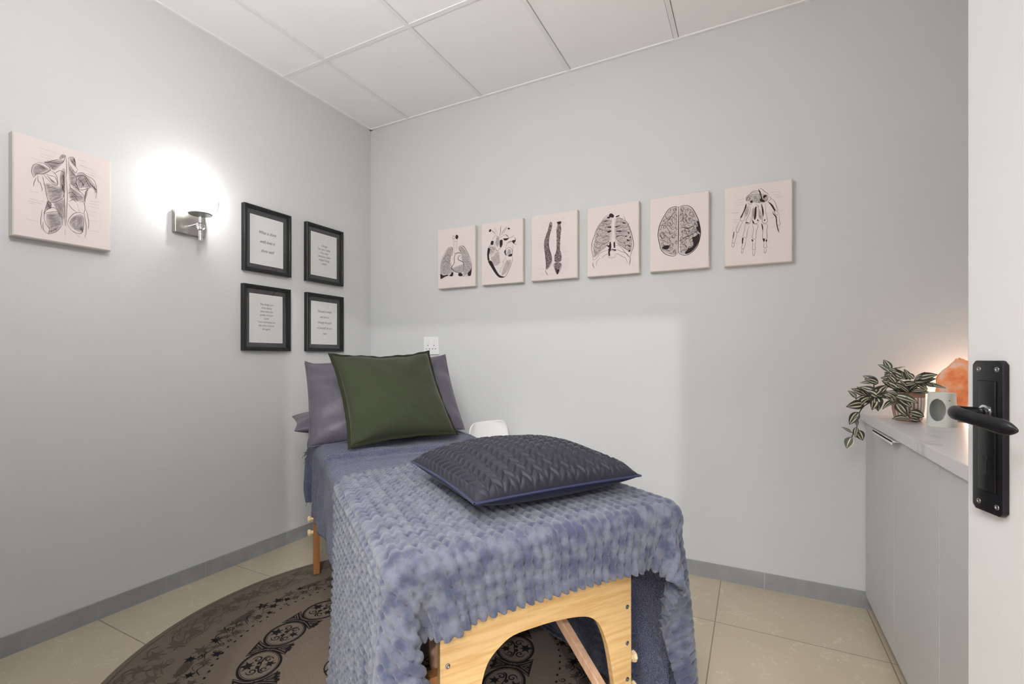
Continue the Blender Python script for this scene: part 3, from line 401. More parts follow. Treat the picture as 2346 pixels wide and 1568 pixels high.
framed(1.621, 1.172, 'lower black frame quoting the things you think about, below the large script', ['The things you', 'think about', 'determine the', 'quality of your', 'mind.', 'Your soul takes on', 'the color of your', 'thoughts.'], .0165, .0203, .2, .262, .85)
framed(2.034, 1.174, 'lower black frame nearest the corner with sloping handwriting, above the mauve pillow', ['The path is messy', 'and hard is', 'through the path', 'of yourself, let you', 'read'], .0215, .036, .55, .254, .74)
# ------------------------------------------------------------------ wall sconce
sc = thing('wall_sconce', 'nickel wall lamp with clear glass globe lit between canvas and frames', 'wall lamp', (XL, SCONCE.y, 1.80))
MB().box((0, -.0715, -.055), (.030, .0715, .057)).build('back_plate', 'steel', sc, bevel=.002)
MB().tube([(.03, 0, -.012), (.111, 0, -.010)], .0045, 12).lathe([(.011, 0), (.011, .003)], 20).build('arm', 'chrome', sc, smooth='auto')
stx = .111
MB().lathe([(.0095, -.094), (.0095, -.088), (.0075, -.06), (.0075, -.045)], 24, c=(stx, 0, 0)).lathe([(.0065, -.045), (.0065, .036)], 20, c=(stx, 0, 0)).build('stem', 'chrome', sc, smooth='auto')
cb = bmesh.new(); bmesh.ops.create_icosphere(cb, subdivisions=2, radius=.021); me = bpy.data.meshes.new('crystal_ball'); cb.to_mesh(me); cb.free(); me.materials.append(M['crystal']); put(bpy.data.objects.new('crystal_ball', me), sc, (stx, 0, -.026))
MB().lathe([(.003, .030), (.049, .032), (.051, .034), (.049, .037), (.003, .036)], 40, c=(stx, 0, 0)).build('shade_disc', 'disc', sc, smooth='auto')
gr, gz = .079, .097; a0 = math.asin(.050/gr)
prof = [(gr*math.sin(a), gz+.0-gr*math.cos(a)) for a in np.linspace(a0, math.pi-.35, 26)]
MB().lathe(prof, 48, c=(stx, 0, 0), cap=False).build('glass_globe', 'globe', sc, smooth=True)
MB().lathe([(.013, .037), (.013, .062), (.0135, .064)], 24, c=(stx, 0, 0), cap=False).build('glass_sleeve', 'globe', sc, smooth='auto')
MB().lathe([(.008, .037), (.008, .060)], 20, c=(stx, 0, 0)).build('lamp_holder', 'plastic', sc, smooth='auto')
MB().lathe([(.006, .060), (.008, .066), (.0135, .084), (.0145, .094), (.011, .104), (.004, .112), (.001, .113)], 20, c=(stx, 0, 0)).build('bulb', 'bulb', sc, smooth=True)
# ------------------------------------------------------------------ wall socket
so = thing('wall_socket', 'white double socket plate on the back wall behind the cushions', 'socket', (-1.962, D, 1.215), RB)
MB().box((-.061, -.061, 0), (.061, .061, .010)).build('cover_plate', 'plastic', so, bevel=.002)
for sx in (-.026, .026):
    MB().box((sx-.010, .012, .010), (sx+.010, .034, .0135)).build('switch', 'plastic', so, bevel=.0015)
    for dx, dy in ((0, .001), (-.012, -.022), (.012, -.022)): MB().lathe([(.0034, 0), (.0034, .0006)], 14).build('socket_hole', 'dark', so, (sx+dx, dy, .0101))
# ------------------------------------------------------------------ cabinets, worktop
CX0 = .452
ce = [2.614, 2.135, 1.671, 1.207]
for i, lb in enumerate(('grey cupboard unit in the corner below the trailing plant', 'grey cupboard unit second from the back wall', 'grey cupboard unit nearest the open door, third from the wall')):
    y1, y0 = ce[i]-(.002 if i == 0 else 0), ce[i+1]; t = thing('base_cabinet', lb, 'cabinet', (CX0, y0, 0), (0, 0, 0), 'grey base cabinets'); L = y1-y0
    MB().box((.030, .0005, .07), (XR-CX0-.002, L-.0005, .846)).build('carcass', 'cab', t)
    dr = MB().box((0, .0018, .062), (.018, L-.0018, .846)).build('door', 'cab', t, bevel=.0008)
    MB().box((.045, .001, 0), (.060, L-.001, .07)).build('plinth', 'cab', t)
    MB().box((.001, .0012, .056), (.018, L-.0012, .0615)).build('door_edge_strip', 'white', t)
    if i == 0:
        MB().box((-.026, -.09, .838), (-.0005, .200, .8415)).box((-.026, -.09, .830), (-.0235, .200, .8415)).build('handle', 'plastic', dr)
wt = MB().box((.434, 1.19, .848), (XR-.002, D-.002, .884)).build('worktop', 'count', bevel=.002); tag(wt, 'pale marbled laminate worktop running along the grey cabinets', 'worktop')
# ------------------------------------------------------------------ things on the worktop
WTZ = .884
PC = (.540, 2.345); pot = thing('potted_plant', 'trailing plant with cream striped leaves in a ribbed pot on the worktop', 'plant', (*PC, WTZ)); PO = Vector((*PC, WTZ))
n = 96; prof = [(.0, .001), (.048, .0), (.055, .006), (.064, .045), (.067, .075), (.066, .094), (.068, .098), (.068, .112), (.0665, .114), (.060, .112), (.060, .085), (0, .085)]
pv = MB(); cols = []
for i, (r, z) in enumerate(prof):
    for k in range(n):
        rr = r*.76*(1+(.022 if k % 4 in (0, 1) else -.01)) if 2 <= i <= 5 else r*.76
        pv.v.append((rr*math.cos(2*math.pi*k/n), rr*math.sin(2*math.pi*k/n), z))
for i in range(len(prof)-1):
    for k in range(n):
        pv.f.append((i*n+k, i*n+(k+1) % n, (i+1)*n+(k+1) % n, (i+1)*n+k)); pv.m.append(1 if (2 <= i <= 4 and k % 4 in (0, 3)) else (2 if i == 10 else 0))
pv.build('pot', ['terra', 'glaze', 'soil'], pot)
LV = [[0.482, 2.332, 1.073, 0.447, 2.346, 1.106, 0.02], [0.482, 2.332, 1.062, 0.467, 2.354, 1.076, 0.01], [0.449, 2.359, 1.027, 0.401, 2.367, 1.059, 0.021], [0.444, 2.363, 1.021, 0.41, 2.404, 1.043, 0.012], [0.446, 2.361, 0.983, 0.394, 2.377, 1.013, 0.025], [0.413, 2.391, 0.977, 0.365, 2.377, 1.003, 0.021], [0.382, 2.395, 0.963, 0.355, 2.394, 0.994, 0.016], [0.408, 2.395, 0.94, 0.347, 2.373, 0.928, 0.029], [0.434, 2.373, 0.969, 0.394, 2.388, 0.95, 0.02], [0.443, 2.365, 0.97, 0.438, 2.30, 0.926, 0.029], [0.39, 2.397, 0.905, 0.358, 2.391, 0.852, 0.025], [0.386, 2.396, 0.848, 0.38, 2.385, 0.894, 0.011], [0.365, 2.392, 0.819, 0.331, 2.366, 0.842, 0.009], [0.367, 2.393, 0.799, 0.348, 2.391, 0.751, 0.025], [0.384, 2.396, 0.841, 0.376, 2.373, 0.803, 0.015], [0.386, 2.396, 0.829, 0.403, 2.383, 0.79, 0.025], [0.493, 2.324, 0.962, 0.450, 2.29, 0.934, 0.015], [0.45, 2.358, 0.986, 0.47, 2.321, 1.022, 0.023], [0.515, 2.306, 0.992, 0.464, 2.314, 1.0, 0.012], [0.515, 2.306, 0.998, 0.455, 2.324, 1.044, 0.022], [0.505, 2.314, 1.038, 0.454, 2.354, 1.054, 0.019], [0.521, 2.302, 1.05, 0.478, 2.308, 1.082, 0.02], [0.523, 2.299, 1.047, 0.494, 2.308, 1.056, 0.01], [0.492, 2.26, 0.984, 0.522, 2.225, 0.948, 0.025], [0.487, 2.26, 0.958, 0.513, 2.236, 0.913, 0.024], [0.516, 2.238, 0.902, 0.465, 2.211, 0.906, 0.018], [0.521, 2.241, 0.906, 0.554, 2.248, 0.897, 0.019], [0.519, 2.24, 0.927, 0.566, 2.243, 0.914, 0.024], [0.53, 2.295, 1.001, 0.5, 2.283, 1.05, 0.014], [0.53, 2.295, 1.003, 0.576, 2.294, 1.041, 0.015], [0.548, 2.29, 1.045, 0.571, 2.27, 1.078, 0.011], [0.557, 2.287, 1.051, 0.598, 2.239, 1.07, 0.023], [0.576, 2.282, 1.032, 0.612, 2.265, 1.024, 0.012], [0.545, 2.291, 1.05, 0.525, 2.299, 1.073, 0.015], [0.534, 2.294, 1.003, 0.58, 2.273, 1.01, 0.013], [0.528, 2.244, 0.903, 0.557, 2.267, 0.897, 0.013], [0.492, 2.325, 1.088, 0.498, 2.278, 1.093, 0.005], [0.444, 2.363, 0.983, 0.477, 2.323, 0.972, 0.018], [0.462, 2.347, 0.985, 0.482, 2.278, 0.964, 0.02], [0.514, 2.308, 1.024, 0.54, 2.255, 1.035, 0.017], [0.49, 2.326, 1.022, 0.522, 2.294, 1.01, 0.02], [0.465, 2.344, 1.039, 0.498, 2.326, 1.008, 0.018], [0.555, 2.288, 1.033, 0.581, 2.272, 1.013, 0.015], [0.397, 2.398, 0.936, 0.418, 2.358, 0.972, 0.024]]

ST = [[[0.528, 2.302, 1.0], [0.498, 2.326, 1.023], [0.463, 2.352, 1.005], [0.445, 2.368, 0.983], [0.427, 2.384, 0.949], [0.409, 2.4, 0.929], [0.394, 2.403, 0.901], [0.387, 2.401, 0.869], [0.385, 2.401, 0.839], [0.374, 2.399, 0.817], [0.368, 2.398, 0.798]], [[0.53, 2.3, 1.0], [0.515, 2.313, 1.036], [0.498, 2.326, 1.048], [0.484, 2.337, 1.07]], [[0.445, 2.368, 0.983], [0.438, 2.375, 1.019], [0.449, 2.365, 1.027]], [[0.526, 2.303, 1.0], [0.490, 2.27, 0.973], [0.487, 2.26, 0.953], [0.51, 2.24, 0.924], [0.523, 2.246, 0.905]], [[0.533, 2.299, 1.0], [0.546, 2.296, 1.025], [0.555, 2.294, 1.048], [0.572, 2.288, 1.034]], [[0.438, 2.375, 0.966], [0.414, 2.396, 0.977], [0.385, 2.401, 0.962], [0.383, 2.4, 0.957]], [[0.374, 2.399, 0.817], [0.366, 2.397, 0.818]], [[0.488, 2.334, 1.08], [0.493, 2.33, 1.09]]]

rnd = random.Random(5); CAMP = Vector((0, 0, CAMH))
for q in ST:
    p = [Vector(v)-PO for v in catmull(q, 5)]; MB().tube(p, .0022, 8).build('stem', 'stem', pot, smooth=True)
for q_ in [q for q in LV if q[2] > .965 and q[0] > .40]: LV.append([v+rnd.uniform(-.012, .012) for v in q_[:3]]+[v+rnd.uniform(-.022, .022) for v in q_[3:6]]+[q_[6]*.95])
for q_ in LV: q_[4] = min(q_[4], 2.45)
for li, l in enumerate(LV):
    A = Vector(l[:3]); B = Vector(l[3:6]); w = l[6]*1.45; d = B-A; Ln = d.length; t = d.normalized(); view = (CAMP-A).normalized()
    up = (view+Vector((rnd.uniform(-.3, .3), rnd.uniform(-.3, .3), rnd.uniform(.1, .6)))).normalized(); sd = t.cross(up).normalized(); nn = sd.cross(t).normalized()
    nu, nv = 12, 8; vs = []; fs = []; ms = []
    for i in range(nu+1):
        u = i/nu; ww = w*.5*(math.sin(math.pi*u**.82)**.8*(1-.12*u)) if 0 < u < 1 else .0006
        for j in range(nv+1):
            s = j/nv*2-1; bend = -.10*Ln*u*u+.05*Ln*math.sin(u*math.pi)
            vs.append(A+t*(u*Ln)+sd*(s*ww)+nn*(bend+ww*.45*abs(s)**1.3))
    pale = l[6] < .0125 or li in (0, 2, 6, 13)
    for i in range(nu):
        for j in range(nv):
            b = i*(nv+1)+j; fs.append((b, b+1, b+nv+2, b+nv+1))
            cream = (j in (2, 5)) if not pale else (j in (0, 4)); cream = cream and .08 < i/nu < .9
            ms.append(1 if cream else (2 if pale else 0))
    mb = MB(); mb.v = [tuple(v-PO) for v in vs]; mb.f = fs; mb.m = ms; lo = mb.build('leaf', ['leafg', 'leafc', 'leafp'], pot, smooth=True)
# oil burner
ob = thing('oil_burner', 'small white ceramic oil burner with an oval opening beside the plant', 'oil burner', (.606, 2.215, WTZ), (0, 0, R(-34)))
def superell(rx, ry, n=64, e=3.2):
    out = []
    for k in range(n):
        a = 2*math.pi*k/n; c, s = math.cos(a), math.sin(a); out.append((rx*math.copysign(abs(c)**(2/e), c), ry*math.copysign(abs(s)**(2/e), s)))
    return out
n = 64
bm = MB()
outer = [(1, 0), (1.015, .004), (1.0, .04), (.965, .085), (.925, .118), (.91, .121), (.86, .121), (.80, .110), (.45, .104), (.02, .103)]
inner = [(.02, .094), (.70, .094), (.82, .085), (.88, .04), (.9, .006), (.02, .006)]
def layers(mb, lays):
    v = []
    for sc_, z in lays: v += [(x*sc_, y*sc_, z) for x, y in superell(.038, .038)]
    f = [(i*n+k, i*n+(k+1) % n, (i+1)*n+(k+1) % n, (i+1)*n+k) for i in range(len(lays)-1) for k in range(n)]; f += [tuple(range(n))[::-1], tuple(range((len(lays)-1)*n, len(lays)*n))]
    mb.add(v, f)
layers(bm, outer); ov = bm.build('ceramic_body', 'ceramic', ob)
im = MB(); layers(im, inner[::-1]); iv = im.build('cut1', 'ceramic', ob)
hm = MB(); hm.add([(-.0235*math.cos(a)*1.0-.0, y, .060+.040*math.sin(a)) for y in (-.08, 0) for a in np.linspace(0, 2*math.pi, 40, endpoint=False)], [tuple(range(40)), tuple(range(40, 80))]+[(i, (i+1) % 40, 40+(i+1) % 40, 40+i) for i in range(40)]); hv = hm.build('cut2', 'ceramic', ob)
h2 = MB().tube([(.030, -.06, .095), (.030, -.01, .095)], .0022, 12).build('cut3', 'dark', ob)
bpy.context.view_layer.update()
def boolean(o, cuts):
    for c in cuts:
        m = o.modifiers.new('b', 'BOOLEAN'); m.operation = 'DIFFERENCE'; m.object = c; m.solver = 'EXACT'
    bpy.context.view_layer.update(); me = bpy.data.meshes.new_from_object(o.evaluated_get(bpy.context.evaluated_depsgraph_get())); o.modifiers.clear(); o.data = me
    for c in cuts: bpy.data.objects.remove(c)
    return o
boolean(ov, [iv, hv, h2]); ov.data.polygons.foreach_set('use_smooth', [True]*len(ov.data.polygons)); ov.data.set_sharp_from_angle(angle=R(40))
MB().lathe([(.010, .008), (.011, .020), (.0105, .021), (.001, .019)], 20).build('tealight', 'white', ob, (0, .005, 0), smooth='auto')
# salt lamp
sl = thing('salt_lamp', 'glowing orange salt rock lamp on a wooden base behind the oil burner', 'lamp', (.715, 2.459, WTZ))
MB().lathe([(.060, 0), (.062, .004), (.060, .018), (.050, .020)], 40).build('base', 'beech', sl, smooth='auto')
bm = bmesh.new(); bmesh.ops.create_icosphere(bm, subdivisions=5, radius=1)
for v in bm.verts:
    c = v.co.copy(); a = c*1.5+Vector((3, 1, 2)); r = 1+.16*mnoise.noise(a)+.10*mnoise.noise(a*2.3)+.03*mnoise.noise(a*7)
    z = c.z*r; w = 1.0-.26*max(z, -.2)+.10*math.sin(z*5); lean = .022*z
    v.co = Vector((c.x*r*.060*w+lean*.9, c.y*r*.056*w, .135+z*.118))
    v.co.z = max(v.co.z, .019)
me = bpy.data.meshes.new('salt_rock'); bm.to_mesh(me); bm.free(); me.materials.append(M['salt']); me.polygons.foreach_set('use_smooth', [True]*len(me.polygons)); me.set_sharp_from_angle(angle=R(25)); put(bpy.data.objects.new('salt_rock', me), sl)
# ------------------------------------------------------------------ round rug
RC = (-1.237, 1.401); RR = .98; rg = MB(); n = 128
rg.lathe([(.001, 0), (RR-.004, 0), (RR, .003), (RR-.002, .0065), (.001, .0075)], n, 0, (0, 0, 0), False)
zt = .0078
def polar(r, a0): return lambda t, q, z: ((r+q)*math.cos(a0+t/r), (r+q)*math.sin(a0+t/r), z)   # t tangential metres, q radial metres
def circ(cx, cy, rx, ry, n=28, a=0, b=2*math.pi): return [np.array((cx+rx*math.cos(a+(b-a)*i/n), cy+ry*math.sin(a+(b-a)*i/n))) for i in range(n)]
def scroll(cx, cy, r, turns=1.3, a0=0, s=1, n=22): return [np.array((cx+r*(1-i/n*.82)*math.cos(a0+s*turns*2*math.pi*i/n), cy+r*(1-i/n*.82)*math.sin(a0+s*turns*2*math.pi*i/n))) for i in range(n+1)]
LEAFM = [(0, .034), (.010, .012), (.030, .016), (.016, .0), (.024, -.018), (.006, -.012), (0, -.030), (-.006, -.012), (-.024, -.018), (-.016, 0), (-.030, .016), (-.010, .012)]
def leafm(mb, cx, cy, s, rot, z, mi, f):
    c, d = math.cos(rot), math.sin(rot); fill(mb, [(cx+s*(x*c-y*d), cy+s*(x*d+y*c)) for x, y in catmull([(x, y) for x, y in LEAFM], 3, True)], z, mi, f)
NO = 15; rb = .472; half = math.pi/NO*rb; hb = .072
for k in range(NO):   # black lattice band of ovals holding scrolls
    LAYER[0] = 0; f = polar(rb, 2*math.pi*(k+.13)/NO); W_ = half
    # solid connector between this oval and the next
    con = [(W_*.55, hb), (W_*1.45, hb), (W_*1.28, hb*.45), (W_*1.10, .008), (W_*1.10, -.008), (W_*1.28, -hb*.45), (W_*1.45, -hb), (W_*.55, -hb), (W_*.78, -hb*.5), (W_*.90, -.008), (W_*.90, .008), (W_*.78, hb*.5)]
    fill(rg, con, zt, 1, f)
    for sg in (1, -1):
        ribbon(rg, [np.array((W_*.80, sg*hb*.88)), np.array((W_*1.0, sg*hb*.42)), np.array((W_*1.2, sg*hb*.88))], .004, zt+.0003, 0, False, f)
        ribbon(rg, [np.array((W_*.90, sg*hb*.86)), np.array((W_*1.0, sg*hb*.62)), np.array((W_*1.1, sg*hb*.86))], .003, zt+.0003, 0, False, f)
        ribbon(rg, catmull([(W_*.62, sg*hb*.95), (W_*.82, sg*hb*.55), (W_*.93, sg*.012), (W_*.93, sg*.002)], 6), .003, zt+.0003, 0, False, f)
        ribbon(rg, catmull([(W_*1.38, sg*hb*.95), (W_*1.18, sg*hb*.55), (W_*1.07, sg*.012), (W_*1.07, sg*.002)], 6), .003, zt+.0003, 0, False, f)
    ribbon(rg, circ(0, 0, W_*.84, hb*.97, 40), .009, zt+.0001, 1, False, f, True)
    fill(rg, circ(0, 0, W_*.80, hb*.90, 40), zt+.0002, 0, f)
    ribbon(rg, circ(0, 0, W_*.76, hb*.86, 40), .0022, zt+.0004, 1, False, f, True)
    leafm(rg, 0, .040, .85, 0, zt+.0004, 1, f); leafm(rg, .0, -.034, .7, math.pi, zt+.0004, 1, f)
    for sg in (1, -1):
        ribbon(rg, scroll(sg*.034, .018, .018, 1.25, math.pi/2 if sg > 0 else math.pi/2, -sg), .006, zt+.0004, 1, True, f)
        ribbon(rg, scroll(sg*.030, -.022, .016, 1.2, -math.pi/2, sg), .006, zt+.0004, 1, True, f)
        ribbon(rg, catmull([(0, -.004), (sg*.018, -.001), (sg*.044, -.008), (sg*.052, -.022)], 6), .007, zt+.0004, 1, True, f)
        fill(rg, circ(sg*.012, .006, .010, .006, 10), zt+.0004, 1, f)
    for _ in range(5):
        x = rnd.uniform(W_*.7, W_*1.3); fill(rg, circ(x, -hb-.004, .006, .005, 7), zt, 1, f)
NM = 14; rm = .705
for k in range(NM):   # middle band of charcoal flowers and sprays
    LAYER[0] = 0; f = polar(rm, 2*math.pi*(k+.4)/NM); hw = math.pi/NM*rm
    fill(rg, [(.028+x*.0, 0) if 0 else (x*.045, .028+y*.020) for x, y in [(-1, -.2), (-.9, .6), (-.4, .95), (.3, 1), (.9, .7), (1, 0), (.6, -.8), (-.5, -.9)]], zt, 2, f)
    leafm(rg, -hw*.62, .030, .95, .3, zt, 1 if k % 2 else 2, f); leafm(rg, hw*.58, .026, .95, -.4, zt, 2, f); leafm(rg, hw*.98, .012, .8, .1, zt, 1, f)
    leafm(rg, -.02, -.026, .85, 2.2, zt, 2, f); leafm(rg, hw*.62, -.030, .75, .9, zt, 2, f)
    for sx_, sy_, sr_ in ((-.75, -.012, 1.2), (.25, .034, .4), (.30, -.006, 2.6), (-.30, .036, 5.2), (.80, -.012, 4.0), (-.45, -.046, 1.9)): leafm(rg, hw*sx_, sy_, rnd.uniform(.55, .8), sr_, zt, rnd.choice((1, 2, 2)), f)
    for j in range(14):
        x0 = rnd.uniform(-hw, hw); y0 = rnd.uniform(-.045, .035); a = rnd.uniform(-.7, .7)
        ribbon(rg, catmull([(x0, y0), (x0+.03*math.cos(a), y0+.016), (x0+.065*math.cos(a), y0+.03*math.sin(a)-.012)], 5), .0035, zt+.0002, 1 if j % 2 else 2, True, f)
    for j in range(9): ribbon(rg, scroll(rnd.uniform(-hw, hw), rnd.uniform(-.055, .02), rnd.uniform(.010, .017), 1.1, rnd.uniform(0, 6), rnd.choice((1, -1)), 14), .0042, zt+.0002, 1 if j % 2 else 2, True, f)
    for j in range(8): x = -hw+2*hw*j/8; fill(rg, circ(x, -.062-rnd.uniform(0, .006), .007, .0045, 8), zt, 1, f)
NP = 13; rp = .865
for k in range(NP):   # outer brown band of faint medallions and arabesques
    LAYER[0] = 0; f = polar(rp, 2*math.pi*(k+.2)/NP); hw = math.pi/NP*rp
    ribbon(rg, circ(0, 0, .075, .055, 30), .004, zt, 3, False, f, True); ribbon(rg, circ(0, 0, .060, .042, 30), .0025, zt, 3, False, f, True)
    leafm(rg, 0, .0, 1.2, rnd.uniform(0, 3), zt, 3, f); leafm(rg, hw*.78, .02, 1.3, rnd.uniform(-.5, .5), zt, 3, f); leafm(rg, hw*1.1, -.035, 1.0, rnd.uniform(0, 3), zt, 3, f)
    for sx_ in (-.55, .45, -.85): leafm(rg, hw*sx_, rnd.uniform(-.05, .05), rnd.uniform(.9, 1.3), rnd.uniform(0, 6), zt, 3, f)
    for j in range(12): ribbon(rg, scroll(rnd.uniform(-hw, hw), rnd.uniform(-.065, .07), rnd.uniform(.012, .022), 1.2, rnd.uniform(0, 6), rnd.choice((1, -1)), 14), .005, zt+.0001, 3, True, f)
    for j in range(16):
        x0 = rnd.uniform(-hw, hw); y0 = rnd.uniform(-.07, .06); ribbon(rg, catmull([(x0, y0), (x0+.03, y0+.018), (x0+.07, y0-.008)], 5), .006, zt+.0001, 3, True, f)
for r_ in (.955,): ribbon(rg, circ(0, 0, r_, r_, 200), .004, zt, 3, False, None, True)
for k in range(9):
    f = polar(.20, 2*math.pi*k/9); leafm(rg, 0, 0, 1.6, 0, zt, 1, f); ribbon(rg, circ(0, 0, .06, .05, 24), .005, zt, 1, False, f, True)
tag(rg.build('round_rug', ['rug', 'rugd', 'rugm', 'rugb'], None, (RC[0], RC[1], 0)), 'round taupe rug with black scroll band under the massage table', 'rug')
# ------------------------------------------------------------------ massage table   (local x across, y from the near end to the head end)
TA = math.atan2(.825, .565); TB = (-.637, .740, 0); TW, TL, TZ = .77, 1.86, .700
def T2W(x, y, z=0): c, s = math.cos(TA), math.sin(TA); return Vector((TB[0]+x*c-y*s, TB[1]+x*s+y*c, z))
tb = thing('massage_table', 'wooden folding massage table under blue blankets on the round rug', 'massage table', TB, (0, 0, TA))
MB().box((0, 0, .625), (TW, TL, TZ)).build('padded_top', 'vinyl', tb, bevel=.022, seg=4, smooth='auto')
MB().box((.02, .02, .565), (.045, TL-.02, .625)).box((TW-.045, .02, .565), (TW-.02, TL-.02, .625)).box((.045, .02, .565), (TW-.045, .045, .625)).box((.045, TL-.045, .565), (TW-.045, TL-.02, .625)).build('frame_rails', 'beech', tb)
def arch(x0, x1, z0, z1):
    # panel with an arched opening, open towards the floor
    w = x1-x0; cx = (x0+x1)/2
    A = [(x0, z0), (x0, z1), (x1, z1), (x1, z0)]
    cut = [(x1-.060, z0), (x1-.062, .216), (x1-.074, .285), (x1-.088, .343), (x1-.112, .398), (x1-.142, .427), (x1-.185, .441), (cx+.03, .449), (cx-.03, .450), (x0+.19, .447), (x0+.150, .428), (x0+.118, .397), (x0+.100, .343), (x0+.082, .285), (x0+.070, .216), (x0+.066, z0)]
    mid = [tuple(p) for p in catmull(cut[1:-1], 4)]
    return A+[cut[0]]+mid+[cut[-1]]
for yy, nm in ((.070, 'end_panel'), (TL-.30, 'end_panel')):
    mb = MB(); poly = arch(.112, .683, .06, .625); nP = len(poly); yb = yy+.018
    v = [(x, yy, z) for x, z in poly]+[(x, yb, z) for x, z in poly]
    tr = tessellate_polygon([[Vector((x, z, 0)) for x, z in poly]])
    mb.add(v, [tuple(t) for t in tr]+[tuple(nP+i for i in t[::-1]) for t in tr]+[(i, (i+1) % nP, nP+(i+1) % nP, nP+i) for i in range(nP)])
    ep = mb.build(nm, 'birch', tb)
    for x in (.130, .668):
        for z in (.115, .220, .322, .425, .530): MB().lathe([(.0062, 0), (.0060, .0015), (.0030, .0026), (.0012, .0012)], 16).build('screw', 'screw', ep, (x, yy-.0002, z), (R(90), 0, 0), smooth='auto')
def knob(x, y, z, sx, par):
    mb = MB(); mb.lathe([(.0085, 0), (.0095, .004), (.0095, .012), (.016, .014), (.0175, .022), (.013, .027), (.001, .028)], 8).build('knob', 'knob', par, (x, y, z), (0, R(90*sx), 0))
for x0, x1, mt in ((.094, .126, 'beech'), (.669, .703, 'beech2')):      # near legs behind the end panel
    lg = MB().box((x0, .090, .0085), (x1, .120, .395)).build('leg', mt, tb, bevel=.002)
    for z in (.16, .25): knob(x1 if x0 > .4 else x0, .105, z, 1 if x0 > .4 else -1, lg)
for x0, sg in ((.0, -1), (TW-.03, 1)):                                  # head-end legs
    y = 1.672; lg = MB().box((x0, y, .010), (x0+.030, y+.028, .46)).build('leg', 'beech', tb, bevel=.002)
    MB().box((x0+.002, y+.002, .0085), (x0+.028, y+.026, .012)).build('rubber_foot', 'dark', lg)
    xi = (x0+.031) if sg < 0 else x0-.025; up_ = MB().box((xi, y-.002, .215), (xi+.024, y+.030, .60)).build('upper_leg', 'beech', tb, bevel=.002)
    for z in (.227, .297): knob(x0 if sg < 0 else x0+.03, y+.014, z, sg, lg)
def bar(name, a, b, w, m, par):
    a, b = Vector(a), Vector(b); d = (b-a).normalized(); s = d.cross(Vector((0, 0, 1))).normalized()*w*.5; u = s.cross(d).normalized()*w*.5
    mb = MB(); mb.add([a-s-u, a+s-u, a+s+u, a-s+u, b-s-u, b+s-u, b+s+u, b-s+u], [(0, 3, 2, 1), (4, 5, 6, 7), (0, 1, 5, 4), (1, 2, 6, 5), (2, 3, 7, 6), (3, 0, 4, 7)]); return mb.build(name, m, par, bevel=.002)
bar('brace', (.648, .13, .133), (.53, .62, .560), .026, 'beech2', tb); bar('brace', (.146, .13, .133), (.24, .62, .560), .026, 'beech2', tb)
bar('brace', (.070, 1.62, .235), (.10, 1.15, .560), .024, 'beech', tb); bar('brace', (TW-.07, 1.62, .235), (TW-.10, 1.15, .560), .024, 'beech', tb)
# ------------------------------------------------------------------ blankets: a small position-based cloth drape over the padded top
def drape(P, rest, boxes, steps, iters, rnd_amp=.002, floor=.014, seed=1, push=None):
    rs = np.random.default_rng(seed); ni, nj = P.shape[:2]; P = P.reshape(-1, 3).copy(); P[:, 2] += rs.normal(0, rnd_amp, len(P)); Q = P.copy()
    idx = np.arange(ni*nj).reshape(ni, nj); Rr = rest.reshape(-1, 3); cons = []
    def addc(a, b, k):
        a, b = a.ravel(), b.ravel(); cons.append((a, b, np.linalg.norm(Rr[a]-Rr[b], axis=1), k))
    for d in (0, 1):
        for c in (0, 1):
            if d == 0: addc(idx[c:-1:2, :], idx[c+1::2, :][:len(idx[c:-1:2])], 1)
            else: addc(idx[:, c:-1:2], idx[:, c+1::2][:, :idx[:, c:-1:2].shape[1]], 1)
    for c in (0, 1):
        addc(idx[c:-1:2, :-1], idx[c+1::2, 1:][:len(idx[c:-1:2])], .35); addc(idx[c:-1:2, 1:], idx[c+1::2, :-1][:len(idx[c:-1:2])], .35)
    for c in range(4):   # bending
        for d in (0, 1):
            I = idx if d == 0 else idx.T
            rows = [r for r in range(I.shape[0]-2) if r % 4 == c or (r % 4 == (c+1) % 4 and False)]
            if rows: r = np.array(rows); addc(I[r, :], I[r+2, :], .12)
    dt = .016
    for st in range(steps):
        Vv = (P-Q)*(.985 if st < steps*.8 else .93); Q = P.copy(); P = P+Vv; P[:, 2] -= 9.8*dt*dt
        if push is not None: P = P+push(P, st)
        for it in range(iters):
            for a, b, L, k in cons:
                dlt = P[b]-P[a]; ln = np.linalg.norm(dlt, axis=1)+1e-9; c = (dlt*((ln-L)/ln*.5*k)[:, None]); P[a] += c; P[b] -= c
            for (cx, hx, r, fr) in boxes:
                q0 = P-cx; q = np.abs(q0)-(hx-r); mx = np.maximum(q, 0); out = np.linalg.norm(mx, axis=1); ins = np.minimum(q.max(1), 0); sd = out+ins-r
                hit = sd < 0
                if hit.any():
                    h_ = np.where(hit)[0]; g = np.where((out[h_] > 1e-9)[:, None], mx[h_]/(out[h_][:, None]+1e-12), np.eye(3)[q[h_].argmax(1)])*np.sign(q0[h_]); g[:, 2] = np.where(q0[h_, 2] < 0, np.where(np.abs(g[:, 2]) > .5, -g[:, 2], g[:, 2]), g[:, 2])
                    P[h_] -= g*sd[h_][:, None]; mv = P[h_]-Q[h_]; vn = (mv*g).sum(1)[:, None]*g; P[h_] -= (mv-vn)*fr
            P[:, 2] = np.maximum(P[:, 2], floor)
    return P.reshape(ni, nj, 3)
